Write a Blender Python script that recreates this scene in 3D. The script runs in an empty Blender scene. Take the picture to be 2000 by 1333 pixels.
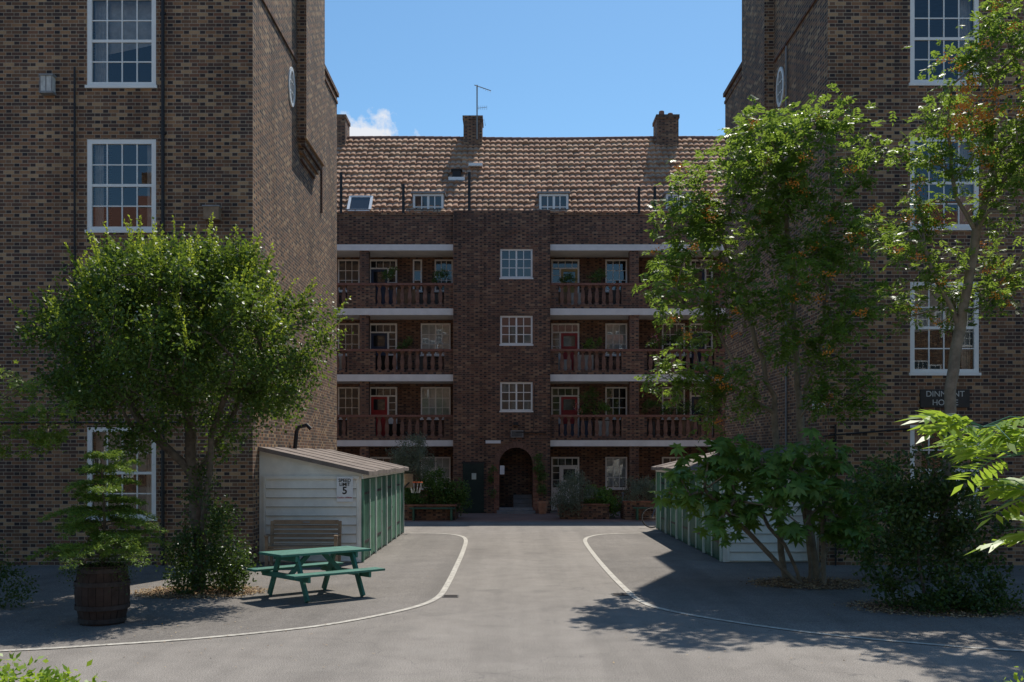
import bpy, math, random
import numpy as np
from mathutils import Vector, Matrix, Quaternion
random.seed(7); rng=np.random.default_rng(11)
scene=bpy.context.scene
col=scene.collection
# ------------------------------------------------------------------ materials
def new_mat(name):
    m=bpy.data.materials.new(name); m.use_nodes=True
    nt=m.node_tree; nt.nodes.clear()
    out=nt.nodes.new('ShaderNodeOutputMaterial')
    return m,nt,out
def M(nt,op,a,b=None,c=None):
    n=nt.nodes.new('ShaderNodeMath'); n.operation=op
    for i,v in enumerate((a,b,c)):
        if v is None: continue
        if isinstance(v,(int,float)): n.inputs[i].default_value=v
        else: nt.links.new(v,n.inputs[i])
    return n.outputs[0]
def ramp(nt,fac,stops,interp='LINEAR'):
    r=nt.nodes.new('ShaderNodeValToRGB'); r.color_ramp.interpolation=interp
    el=r.color_ramp.elements
    while len(el)<len(stops): el.new(0.5)
    for e,(p,c) in zip(el,stops):
        e.position=p; e.color=(c[0],c[1],c[2],1)
    nt.links.new(fac,r.inputs[0]); return r.outputs[0]
def noise(nt,vec,scale,detail=4,rough=.55):
    n=nt.nodes.new('ShaderNodeTexNoise'); n.inputs['Scale'].default_value=scale
    n.inputs['Detail'].default_value=detail; n.inputs['Roughness'].default_value=rough
    if vec is not None: nt.links.new(vec,n.inputs['Vector'])
    return n.outputs[0]
def mapv(nt,vec,scale=(1,1,1),loc=(0,0,0)):
    mp=nt.nodes.new('ShaderNodeMapping'); mp.inputs['Scale'].default_value=scale; mp.inputs['Location'].default_value=loc
    nt.links.new(vec,mp.inputs[0]); return mp.outputs[0]
def mixc(nt,fac,a,b,mode='MIX'):
    n=nt.nodes.new('ShaderNodeMix'); n.data_type='RGBA'; n.blend_type=mode
    for s,v in ((n.inputs[0],fac),(n.inputs[6],a),(n.inputs[7],b)):
        if isinstance(v,(int,float)): s.default_value=v
        elif isinstance(v,tuple): s.default_value=(v[0],v[1],v[2],1)
        else: nt.links.new(v,s)
    return n.outputs[2]
def pos(nt):
    return nt.nodes.new('ShaderNodeNewGeometry').outputs['Position']
def bump(nt,h,strength=.3,dist=.01):
    b=nt.nodes.new('ShaderNodeBump'); b.inputs['Strength'].default_value=strength
    b.inputs['Distance'].default_value=dist; nt.links.new(h,b.inputs['Height']); return b.outputs[0]
def pbr(nt,out,colr,rough=.8,normal=None,spec=.3,metal=0):
    p=nt.nodes.new('ShaderNodeBsdfPrincipled')
    if isinstance(colr,tuple): p.inputs['Base Color'].default_value=(*colr,1)
    else: nt.links.new(colr,p.inputs['Base Color'])
    p.inputs['Roughness'].default_value=rough; p.inputs['Metallic'].default_value=metal
    p.inputs['Specular IOR Level'].default_value=spec
    if normal is not None: nt.links.new(normal,p.inputs['Normal'])
    nt.links.new(p.outputs[0],out.inputs[0]); return p
def simple(name,c,rough=.7,var=.25,scale=6,bs=0.15,metal=0,spec=.3):
    m,nt,out=new_mat(name); p=pos(nt)
    f=noise(nt,p,scale,6,.65)
    lo=tuple(x*(1-var) for x in c); hi=tuple(min(1,x*(1+var)) for x in c)
    cc=ramp(nt,f,[(.3,lo),(.7,hi)])
    pbr(nt,out,cc,rough,bump(nt,noise(nt,p,scale*8,3),bs,.004),spec,metal); return m
def brick(name,stretch,header,mortar,stain=.4,msize=.010,H=.075,W=.3375,gain=1.0):
    """Flemish-bond brick computed in metres on whichever vertical face it lands"""
    m,nt,out=new_mat(name)
    g=nt.nodes.new('ShaderNodeNewGeometry')
    sp=nt.nodes.new('ShaderNodeSeparateXYZ'); nt.links.new(g.outputs['Position'],sp.inputs[0])
    sn=nt.nodes.new('ShaderNodeSeparateXYZ'); nt.links.new(g.outputs['True Normal'],sn.inputs[0])
    side=M(nt,'GREATER_THAN',M(nt,'ABSOLUTE',sn.outputs[0]),.5)
    u=M(nt,'ADD',M(nt,'MULTIPLY',sp.outputs[0],M(nt,'SUBTRACT',1,side)),M(nt,'MULTIPLY',sp.outputs[1],side))
    v=M(nt,'DIVIDE',sp.outputs[2],H)
    row=M(nt,'FLOOR',v); fz=M(nt,'FRACT',v)
    uu=M(nt,'ADD',M(nt,'ADD',M(nt,'DIVIDE',u,W),M(nt,'MULTIPLY',M(nt,'FLOORED_MODULO',row,2),.5)),400)
    colm=M(nt,'FLOOR',uu); f=M(nt,'FRACT',uu)
    hd=M(nt,'GREATER_THAN',f,.667)
    idx=M(nt,'ADD',M(nt,'MULTIPLY',colm,2),hd)
    cv=nt.nodes.new('ShaderNodeCombineXYZ'); nt.links.new(idx,cv.inputs[0]); nt.links.new(row,cv.inputs[1])
    wn=nt.nodes.new('ShaderNodeTexWhiteNoise'); wn.noise_dimensions='2D'; nt.links.new(cv.outputs[0],wn.inputs['Vector'])
    r=wn.outputs['Value']
    cs=ramp(nt,r,stretch,'CONSTANT'); ch=ramp(nt,r,header,'CONSTANT')
    bc=mixc(nt,hd,cs,ch)
    mu=msize/W; mv=msize/H
    m1=M(nt,'LESS_THAN',f,mu); m2=M(nt,'LESS_THAN',M(nt,'ABSOLUTE',M(nt,'SUBTRACT',f,.667)),mu/2)
    m3=M(nt,'LESS_THAN',fz,mv*1.2)
    mm=M(nt,'MAXIMUM',M(nt,'MAXIMUM',m1,m2),m3)
    gr=noise(nt,g.outputs['Position'],45,3)
    bc=mixc(nt,.5,bc,ramp(nt,gr,[(.25,(.45,.45,.45)),(.75,(1.0,1.0,1.0))]),'MULTIPLY')
    bc=mixc(nt,1,bc,(1.25*gain,1.25*gain,1.25*gain),'MULTIPLY')
    c=mixc(nt,mm,bc,mortar)
    st=noise(nt,g.outputs['Position'],.55,5,.6)
    c=mixc(nt,stain,c,ramp(nt,st,[(.3,(.5,.5,.52)),(.65,(1,1,1))]),'MULTIPLY')
    sk=noise(nt,mapv(nt,g.outputs['Position'],(1.6,1.6,.14)),1.0,5,.65)
    c=mixc(nt,.5,c,ramp(nt,sk,[(.34,(.55,.54,.55)),(.56,(1,1,1))]),'MULTIPLY')
    h=M(nt,'ADD',M(nt,'MULTIPLY',M(nt,'SUBTRACT',1,mm),1),M(nt,'MULTIPLY',gr,.4))
    pbr(nt,out,c,.88,bump(nt,h,.55,.006),.2); return m
ST=[(0,(.200,.112,.068)),(.2,(.285,.152,.084)),(.38,(.140,.082,.060)),(.54,(.345,.195,.105)),(.68,(.225,.112,.070)),(.82,(.430,.275,.155)),(.93,(.10,.068,.056))]
HD=[(0,(.070,.052,.047)),(.45,(.110,.072,.058)),(.75,(.21,.125,.08)),(.9,(.045,.038,.040))]
m_brick=brick('brown_flemish_brick',ST,HD,(.43,.35,.255),gain=.95)
ST2=[(0,(.190,.104,.072)),(.22,(.250,.136,.088)),(.42,(.140,.082,.062)),(.58,(.285,.162,.102)),(.72,(.205,.104,.072)),(.86,(.32,.200,.125)),(.95,(.10,.07,.058))]
m_brick2=brick('plum_flemish_brick',ST2,HD,(.30,.225,.17),stain=.5,msize=.008,gain=.92)
RS=[(0,(.26,.11,.075)),(.3,(.31,.14,.09)),(.6,(.20,.09,.065)),(.85,(.35,.18,.11))]
m_red=brick('red_brick_dressing',RS,RS,(.28,.21,.16),msize=.008)
m_white=simple('white_gloss_paint',(.82,.82,.79),.4,.05,3,.05)
m_band=simple('painted_concrete_band',(.80,.79,.76),.7,.10,2,.1)
m_shed=simple('weathered_white_boarding',(.80,.78,.71),.7,.12,2.5,.2)
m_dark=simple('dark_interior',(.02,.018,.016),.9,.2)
m_black=simple('black_cast_iron',(.025,.025,.027),.5,.2)
m_lead=simple('grey_lead',(.25,.25,.25),.6,.2)
m_felt=simple('roofing_felt',(.21,.172,.15),.9,.35,2.5,.4)
m_green=simple('dark_green_paint',(.035,.12,.08),.5,.3,3,.2)
m_gdoor=simple('bottle_green_door_paint',(.018,.035,.028),.5,.3,3,.2)
m_green2=simple('faded_green_paint',(.10,.23,.15),.6,.35,2.5,.2)
m_mint=simple('pale_mint_paint',(.55,.62,.54),.6,.2,3,.1)
m_table=simple('teal_green_woodstain',(.05,.175,.13),.55,.3,5,.3)
m_wood=simple('weathered_teak',(.27,.19,.125),.8,.3,7,.3)
m_oak=simple('old_barrel_oak',(.050,.032,.025),.85,.4,6,.4)
m_iron=simple('rusty_hoop_iron',(.045,.035,.032),.7,.4,8,.3)
m_bark=simple('tree_bark',(.13,.105,.08),.9,.4,9,.6)
m_bark2=simple('grey_rowan_bark',(.21,.175,.13),.85,.35,7,.5)
m_terra=simple('terracotta',(.45,.22,.13),.8,.2,6,.1)
m_soil=simple('leaf_mould_soil',(.13,.085,.055),.95,.5,12,.6)
m_reddoor=simple('red_door_paint',(.36,.03,.03),.4,.15)
m_bluedoor=simple('blue_door_paint',(.03,.05,.10),.4,.15)
m_yellowdoor=simple('ochre_door_paint',(.42,.30,.10),.4,.15)
m_curtain=simple('net_curtain',(.55,.55,.52),.9,.2,9,.3)
m_slate=simple('slate_plaque',(.035,.032,.03),.5,.2)
m_redtext=simple('red_lettering',(.35,.02,.02),.5,.0)
m_blacktext=simple('black_lettering',(.015,.015,.015),.5,.0)
m_sign=simple('white_sign_face',(.78,.79,.80),.4,.04)
m_orange=simple('orange_hoop',(.6,.12,.03),.5,.1)
m_mesh=simple('balcony_screen',(.10,.10,.10),.8,.2)
m_tileplain=simple('red_coping_tile',(.24,.12,.09),.8,.25,8,.2)
m_bal=simple('terracotta_baluster',(.20,.115,.085),.85,.35,5,.3)
m_grate=simple('worn_grating_iron',(.11,.105,.10),.7,.3,12,.3)
# glass
m_glass,nt,out=new_mat('window_glass')
fr=nt.nodes.new('ShaderNodeFresnel'); fr.inputs[0].default_value=1.5
tr=nt.nodes.new('ShaderNodeBsdfTransparent'); tr.inputs[0].default_value=(.85,.87,.87,1)
gl=nt.nodes.new('ShaderNodeBsdfGlossy'); gl.inputs['Roughness'].default_value=.01
gl.inputs[0].default_value=(.95,.97,1,1)
mx=nt.nodes.new('ShaderNodeMixShader')
nt.links.new(M(nt,'ADD',M(nt,'MULTIPLY',fr.outputs[0],1.8),.02),mx.inputs[0]); nt.links.new(tr.outputs[0],mx.inputs[1]); nt.links.new(gl.outputs[0],mx.inputs[2])
nt.links.new(mx.outputs[0],out.inputs[0])
m_glassd,nt,out=new_mat('dim_window_glass')
pbr(nt,out,(.03,.033,.037),.04,None,.9)
# roof tile
def tile_mat():
    m,nt,out=new_mat('clay_pantile')
    g=nt.nodes.new('ShaderNodeNewGeometry')
    sp=nt.nodes.new('ShaderNodeSeparateXYZ'); nt.links.new(g.outputs['Position'],sp.inputs[0])
    cx=M(nt,'FLOOR',M(nt,'DIVIDE',M(nt,'ADD',sp.outputs[0],16),.26)); cy=M(nt,'FLOOR',M(nt,'DIVIDE',M(nt,'SUBTRACT',sp.outputs[1],41.65),.265))
    cv=nt.nodes.new('ShaderNodeCombineXYZ'); nt.links.new(cx,cv.inputs[0]); nt.links.new(cy,cv.inputs[1])
    wn=nt.nodes.new('ShaderNodeTexWhiteNoise'); wn.noise_dimensions='2D'; nt.links.new(cv.outputs[0],wn.inputs['Vector'])
    c=ramp(nt,wn.outputs['Value'],[(0,(.47,.285,.20)),(.3,(.54,.335,.235)),(.6,(.42,.26,.185)),(.85,(.58,.385,.27))],'CONSTANT')
    n=noise(nt,g.outputs['Position'],.9,6,.65)
    c=mixc(nt,.7,c,ramp(nt,n,[(.35,(.66,.66,.63)),(.65,(1.05,1.0,.98))]),'MULTIPLY')
    n2=noise(nt,g.outputs['Position'],7,5,.7)
    c=mixc(nt,ramp(nt,n2,[(.50,(0,0,0)),(.72,(.5,.5,.5))]),c,(.33,.29,.19))
    pbr(nt,out,c,.9,bump(nt,n2,.3,.01),.1); return m
m_tile=tile_mat()
def asphalt(name,a,b,seed):
    m,nt,out=new_mat(name); p=pos(nt)
    p=mapv(nt,p,(1,1,1),(seed,seed*2,0))
    big=noise(nt,p,.35,6,.6); mid=noise(nt,p,2.2,6,.7); fine=noise(nt,p,70,2,.6)
    c=ramp(nt,big,[(.3,a),(.7,b)])
    c=mixc(nt,.7,c,ramp(nt,mid,[(.3,(.76,.76,.76)),(.6,(1,1,1))]),'MULTIPLY')
    c=mixc(nt,.95,c,ramp(nt,fine,[(.3,(.45,.45,.45)),(.7,(1.45,1.45,1.45))]),'MULTIPLY')
    vo=nt.nodes.new('ShaderNodeTexVoronoi'); vo.feature='DISTANCE_TO_EDGE'; vo.inputs['Scale'].default_value=.27
    wv=nt.nodes.new('ShaderNodeTexNoise'); wv.inputs['Scale'].default_value=1.3; wv.inputs['Detail'].default_value=5; nt.links.new(p,wv.inputs['Vector'])
    ad=nt.nodes.new('ShaderNodeVectorMath'); ad.operation='ADD'; nt.links.new(p,ad.inputs[0]); nt.links.new(wv.outputs['Color'],ad.inputs[1])
    nt.links.new(ad.outputs[0],vo.inputs['Vector'])
    ck=M(nt,'LESS_THAN',vo.outputs['Distance'],.0016)
    c=mixc(nt,M(nt,'MULTIPLY',ck,.35),c,(.06,.06,.06))
    sp=noise(nt,p,14,3,.8)
    c=mixc(nt,ramp(nt,sp,[(.66,(0,0,0)),(.74,(.45,.45,.45))]),c,(.38,.335,.27))
    oi=noise(nt,p,.9,3,.5)
    c=mixc(nt,ramp(nt,oi,[(.60,(0,0,0)),(.72,(.35,.35,.35))]),c,(.12,.11,.10))
    tk=noise(nt,mapv(nt,p,(1.3,.06,1)),1.0,4,.6)
    c=mixc(nt,.65,c,ramp(nt,tk,[(.35,(.76,.76,.76)),(.6,(1.05,1.05,1.05))]),'MULTIPLY')
    pbr(nt,out,c,.85,bump(nt,fine,.6,.006),.2); return m
m_road=asphalt('weathered_asphalt',(.248,.222,.198),(.300,.270,.240),0)
m_pave=asphalt('footway_asphalt',(.195,.175,.157),(.250,.225,.202),13)
m,nt,out=new_mat('worn_white_line'); p=pos(nt)
n1=noise(nt,p,9,6,.75)
c=mixc(nt,ramp(nt,n1,[(.40,(0,0,0)),(.60,(1,1,1))]),(.58,.54,.47),(.34,.31,.27))
pbr(nt,out,c,.7,bump(nt,n1,.2,.004)); m_line=m
m,nt,out=new_mat('red_block_paving'); p=pos(nt)
bt=nt.nodes.new('ShaderNodeTexBrick'); nt.links.new(p,bt.inputs['Vector']); bt.inputs['Scale'].default_value=1
bt.inputs['Brick Width'].default_value=.21; bt.inputs['Row Height'].default_value=.105; bt.inputs['Mortar Size'].default_value=.006
bt.inputs['Color1'].default_value=(.36,.20,.15,1); bt.inputs['Color2'].default_value=(.28,.16,.12,1); bt.inputs['Mortar'].default_value=(.2,.17,.15,1)
c=mixc(nt,.6,bt.outputs[0],ramp(nt,noise(nt,p,1.2,5),[(.3,(.6,.6,.6)),(.7,(1.1,1.1,1.1))]),'MULTIPLY')
pbr(nt,out,c,.85); m_paver=m
def leaf_mat(name,stops,trans=.38,rough=.45,tcol=(.16,.26,.03)):
    m,nt,out=new_mat(name)
    g=nt.nodes.new('ShaderNodeNewGeometry')
    c=ramp(nt,g.outputs['Random Per Island'],stops)
    p=nt.nodes.new('ShaderNodeBsdfPrincipled'); nt.links.new(c,p.inputs['Base Color'])
    p.inputs['Roughness'].default_value=rough; p.inputs['Specular IOR Level'].default_value=.35
    t=nt.nodes.new('ShaderNodeBsdfTranslucent')
    nt.links.new(mixc(nt,.7,c,tcol),t.inputs[0])
    mx=nt.nodes.new('ShaderNodeMixShader'); mx.inputs[0].default_value=trans
    nt.links.new(p.outputs[0],mx.inputs[1]); nt.links.new(t.outputs[0],mx.inputs[2]); nt.links.new(mx.outputs[0],out.inputs[0])
    return m
L1=leaf_mat('privet_leaf',[(0,(.038,.085,.018)),(.5,(.065,.125,.025)),(1,(.12,.18,.035))],.38,.42,(.24,.34,.03))
L1b=leaf_mat('privet_young_leaf',[(0,(.14,.21,.025)),(.5,(.21,.29,.035)),(1,(.31,.37,.06))],.5,.42,(.50,.58,.05))
L2=leaf_mat('rowan_leaf',[(0,(.055,.12,.026)),(.5,(.095,.175,.036)),(1,(.17,.24,.05))],.48,.42,(.38,.52,.06))
L3=leaf_mat('fatsia_leaf',[(0,(.08,.17,.035)),(.5,(.13,.24,.05)),(1,(.20,.32,.07))],.36,.35,(.30,.48,.06))
L3b=leaf_mat('garden_shrub_leaf',[(0,(.05,.11,.025)),(.5,(.08,.15,.035)),(1,(.13,.20,.05))],.30,.4,(.2,.36,.05))
L4=leaf_mat('dark_shrub_leaf',[(0,(.03,.06,.015)),(.6,(.05,.09,.022)),(1,(.10,.14,.03))],.3,.38,(.15,.25,.03))
L5=leaf_mat('conifer_needle',[(0,(.06,.13,.02)),(.5,(.12,.21,.03)),(1,(.20,.30,.05))],.35,.5,(.32,.42,.05))
L6=leaf_mat('bright_young_leaf',[(0,(.15,.28,.03)),(.5,(.22,.36,.04)),(1,(.31,.43,.06))],.5,.4,(.45,.58,.05))
L7=leaf_mat('silver_leaf',[(0,(.14,.18,.12)),(.5,(.20,.24,.17)),(1,(.28,.31,.23))],.25,.6,(.2,.28,.12))
L8=leaf_mat('maple_leaf',[(0,(.08,.14,.02)),(.5,(.13,.20,.03)),(1,(.20,.25,.04))],.48,.5,(.36,.48,.04))
m_litter=leaf_mat('dry_leaf_litter',[(0,(.24,.14,.07)),(.5,(.38,.25,.13)),(1,(.50,.38,.22))],.1,.8,(.4,.25,.1))
m_berry=leaf_mat('rowan_berry',[(0,(.60,.17,.02)),(.5,(.72,.26,.03)),(1,(.7,.36,.05))],.1,.4,(.6,.25,.05))
m_flower=leaf_mat('small_flowers',[(0,(.5,.08,.1)),(.5,(.6,.35,.1)),(1,(.6,.2,.5))],.2,.6,(.5,.2,.2))

# ------------------------------------------------------------------ builders
def empty(name,loc=(0,0,0)):
    o=bpy.data.objects.new(name,None); o.location=loc; o.empty_display_size=.3; col.objects.link(o); return o
class MB:
    def __init__(s): s.v=[];s.f=[];s.m=[];s.mats=[]
    def mi(s,m):
        if m not in s.mats: s.mats.append(m)
        return s.mats.index(m)
    def poly(s,pts,m):
        b=len(s.v); s.v+= [tuple(p) for p in pts]; s.f.append(tuple(range(b,b+len(pts)))); s.m.append(s.mi(m))
    def box(s,x0,x1,y0,y1,z0,z1,m,R=None,T=None):
        b=len(s.v)
        P=[(x0,y0,z0),(x1,y0,z0),(x1,y1,z0),(x0,y1,z0),(x0,y0,z1),(x1,y0,z1),(x1,y1,z1),(x0,y1,z1)]
        if R is not None: P=[tuple(R@Vector(p)) for p in P]
        if T is not None: P=[(p[0]+T[0],p[1]+T[1],p[2]+T[2]) for p in P]
        s.v+=P; k=s.mi(m)
        for q in ((0,3,2,1),(4,5,6,7),(0,1,5,4),(1,2,6,5),(2,3,7,6),(3,0,4,7)):
            s.f.append(tuple(b+i for i in q)); s.m.append(k)
    def beam(s,a,b,w,h,m,up=(0,0,1)):
        a=Vector(a);b=Vector(b);d=(b-a);L=d.length;d.normalize()
        side=d.cross(Vector(up)); 
        if side.length<1e-4: side=Vector((1,0,0))
        side.normalize(); u=side.cross(d)
        P=[]
        for t in (a,b):
            for sx,sz in ((-1,-1),(1,-1),(1,1),(-1,1)): P.append(tuple(t+side*sx*w/2+u*sz*h/2))
        k=len(s.v); s.v+=P; mi=s.mi(m)
        for q in ((0,1,2,3),(7,6,5,4),(0,4,5,1),(1,5,6,2),(2,6,7,3),(3,7,4,0)):
            s.f.append(tuple(k+i for i in q)); s.m.append(mi)
    def tube(s,pts,radii,m,n=8,cap=True):
        pts=[Vector(p) for p in pts]; rings=[]; mi=s.mi(m)
        if isinstance(radii,(int,float)): radii=[radii]*len(pts)
        for i,p in enumerate(pts):
            d=(pts[min(i+1,len(pts)-1)]-pts[max(i-1,0)]).normalized()
            a=d.cross(Vector((0,0,1)))
            if a.length<.05: a=d.cross(Vector((0,1,0)))
            a.normalize(); b=d.cross(a); base=len(s.v)
            for k in range(n):
                t=2*math.pi*k/n; s.v.append(tuple(p+(a*math.cos(t)+b*math.sin(t))*radii[i]))
            rings.append(base)
        for i in range(len(pts)-1):
            for k in range(n):
                s.f.append((rings[i]+k,rings[i]+(k+1)%n,rings[i+1]+(k+1)%n,rings[i+1]+k)); s.m.append(mi)
        if cap:
            for r in (rings[0],rings[-1]): s.f.append(tuple(range(r,r+n))); s.m.append(mi)
    def lathe(s,cx,cy,prof,m,n=24):
        mi=s.mi(m); base=len(s.v)
        for r,z in prof:
            for k in range(n):
                t=2*math.pi*k/n; s.v.append((cx+r*math.cos(t),cy+r*math.sin(t),z))
        for i in range(len(prof)-1):
            for k in range(n):
                s.f.append((base+i*n+k,base+i*n+(k+1)%n,base+(i+1)*n+(k+1)%n,base+(i+1)*n+k)); s.m.append(mi)
    def torus(s,c,R,r,m,axis='y',n=28,k=6):
        c=Vector(c);pts=[]
        for i in range(n+1):
            t=2*math.pi*i/n
            pts.append(c+ (Vector((math.cos(t),0,math.sin(t))) if axis=='y' else Vector((math.cos(t),math.sin(t),0)))*R)
        s.tube(pts,r,m,k,False)
    def make(s,name,parent=None,bevel=0,smooth=False):
        me=bpy.data.meshes.new(name); me.from_pydata(s.v,[],s.f)
        for m in s.mats: me.materials.append(m)
        me.polygons.foreach_set('material_index',s.m)
        if smooth: me.polygons.foreach_set('use_smooth',[True]*len(s.f))
        me.update()
        o=bpy.data.objects.new(name,me); col.objects.link(o)
        if parent: o.parent=parent; o.matrix_parent_inverse=Matrix.Translation(-Vector(parent.location))
        if bevel:
            b=o.modifiers.new('bevel','BEVEL'); b.width=bevel; b.segments=2; b.limit_method='ANGLE'
        return o
def wall(mb,axis,c,u0,u1,z0,z1,holes,depth,m,sgn=1,rm=None):
    rm=rm or m
    us=sorted(set([u0,u1]+[h[0] for h in holes]+[h[1] for h in holes]))
    zs=sorted(set([z0,z1]+[h[2] for h in holes]+[h[3] for h in holes]))
    P=(lambda u,z,d=0:(u,c+d*sgn,z)) if axis=='y' else (lambda u,z,d=0:(c+d*sgn,u,z))
    for i in range(len(us)-1):
        for j in range(len(zs)-1):
            a,b,e,f=us[i],us[i+1],zs[j],zs[j+1]; cu=(a+b)/2; cz=(e+f)/2
            if any(h[0]<cu<h[1] and h[2]<cz<h[3] for h in holes): continue
            mb.poly([P(a,e),P(b,e),P(b,f),P(a,f)],m)
    for a,b,e,f in holes:
        mb.poly([P(a,e),P(a,f),P(a,f,depth),P(a,e,depth)],rm)
        mb.poly([P(b,e),P(b,f),P(b,f,depth),P(b,e,depth)],rm)
        mb.poly([P(a,e),P(b,e),P(b,e,depth),P(a,e,depth)],rm)
        mb.poly([P(a,f),P(b,f),P(b,f,depth),P(a,f,depth)],rm)
def sash(mb,x0,x1,z0,z1,y,cols,rows,fr=.085,bar=.022,gm=None,wm=None,meet=True,sill=True,s=1,mull=False,dep=.075):
    gm=gm or m_glass; wm=wm or m_white
    def bx(a,b,d0,d1,e,f,m): mb.box(a,b,min(y+s*d0,y+s*d1),max(y+s*d0,y+s*d1),e,f,m)
    bx(x0,x0+fr,0,dep,z0,z1,wm); bx(x1-fr,x1,0,dep,z0,z1,wm)
    bx(x0+fr,x1-fr,.002,dep,z1-fr,z1,wm); bx(x0+fr,x1-fr,.002,dep,z0,z0+fr*.8,wm)
    ix0,ix1,iz0,iz1=x0+fr,x1-fr,z0+fr*.8,z1-fr
    g=dep*.6
    for i in range(1,cols):
        cx=ix0+(ix1-ix0)*i/cols; w=bar*(2.2 if (mull and i==cols//2) else 1)
        bx(cx-w/2,cx+w/2,g-.02,g+.012,iz0,iz1,wm)
    for j in range(1,rows):
        cz=iz0+(iz1-iz0)*j/rows; w=bar*(2.4 if (meet and j==rows//2) else 1)
        bx(ix0,ix1,g-.017 if w==bar else g-.03,g+.009,cz-w/2,cz+w/2,wm)
    for i in range(cols):
        for j in range(rows):
            a=ix0+(ix1-ix0)*i/cols;b=ix0+(ix1-ix0)*(i+1)/cols;e=iz0+(iz1-iz0)*j/rows;f=iz0+(iz1-iz0)*(j+1)/rows
            t=[random.uniform(-.003,.003) for _ in range(3)]
            mb.poly([(a,y+s*g+t[0],e),(b,y+s*g+t[1],e),(b,y+s*g+t[1]+t[2],f),(a,y+s*g+t[0]+t[2],f)],gm)
    if sill: bx(x0-.03,x1+.03,-.05,.03,z0-.06,z0-.001,wm)
def np_mesh(name,V,Q,mat,parent=None,flat=False):
    me=bpy.data.meshes.new(name); n=len(V); m=len(Q); k=Q.shape[1]
    me.vertices.add(n); me.vertices.foreach_set('co',np.ascontiguousarray(V,dtype=np.float32).ravel())
    me.loops.add(m*k); me.loops.foreach_set('vertex_index',np.ascontiguousarray(Q,dtype=np.int32).ravel())
    me.polygons.add(m); me.polygons.foreach_set('loop_start',np.arange(0,m*k,k,dtype=np.int32))
    me.update(calc_edges=True); me.validate(); me.materials.append(mat)
    if flat: me.shade_flat()
    o=bpy.data.objects.new(name,me); col.objects.link(o)
    if parent: o.parent=parent; o.matrix_parent_inverse=Matrix.Translation(-Vector(parent.location))
    return o
def nrm(a): return a/(np.linalg.norm(a,axis=-1,keepdims=True)+1e-9)
def leaves(C,D,N,L,W):
    D=nrm(D); S=nrm(np.cross(D,N)); U=np.cross(S,D)
    L=np.asarray(L).reshape(-1,1); W=np.asarray(W).reshape(-1,1)
    droop=-U*L*.12
    V=np.stack([C,C+D*L*.45+S*W*.5,C+D*L+droop,C+D*L*.45-S*W*.5],1).reshape(-1,3)
    return V
def leaf_obj(name,V,mat,parent):
    Q=np.arange(len(V)).reshape(-1,4); return np_mesh(name,V,Q,mat,parent)
def rdir(n,up=0.0):
    d=rng.normal(size=(n,3)); d=nrm(d); d[:,2]+=up; return nrm(d)
def simple_leaves(P,per,sigma,L,W,up=.2,flat=.6):
    C=np.repeat(P,per,0)+rng.normal(size=(len(P)*per,3))*sigma
    n=len(C); D=rdir(n,up); N=nrm(rng.normal(size=(n,3))*.6+np.array([0,0,flat]))
    return leaves(C,D,N,L*rng.uniform(.6,1.25,n),W*rng.uniform(.7,1.2,n))
def pinnate(C,D,rach,pairs,L,W):
    D=nrm(D); n=len(C); up=np.tile(np.array([[0,0,1.]]),(n,1))+rng.normal(size=(n,3))*.25
    S=nrm(np.cross(D,up)); U=nrm(np.cross(S,D)); out=[]
    r=rach*rng.uniform(.7,1.2,(n,1))
    for i in range(pairs):
        t=.25+.7*i/pairs
        base=C+D*r*t-np.array([0,0,1])*r*(t**2)*.35
        for sg in (-1,1):
            d=nrm(D*.45+S*sg+rng.normal(size=(n,3))*.12-np.array([0,0,.2])); sc=(.75+.5*math.sin(math.pi*(i+1)/(pairs+1)))
            out.append(leaves(base,d,U,np.full(n,L*sc),np.full(n,W*sc)))
    base=C+D*r*.95-np.array([0,0,1])*r*.32
    out.append(leaves(base,nrm(D-np.array([0,0,.5])),U,np.full(n,L),np.full(n,W)))
    return np.concatenate(out)
def blob_pts(blobs,density,shell=.0,ydepth=1.0):
    P=[]
    for (x,y,z,r) in blobs:
        n=max(3,int(density*r**2)); d=rdir(n); rr=(rng.uniform(shell,1,(n,1)))**(1/2.2)
        q=d*rr*r; q[:,1]*=ydepth; P.append(q+np.array([x,y,z]))
    return np.concatenate(P)
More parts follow.
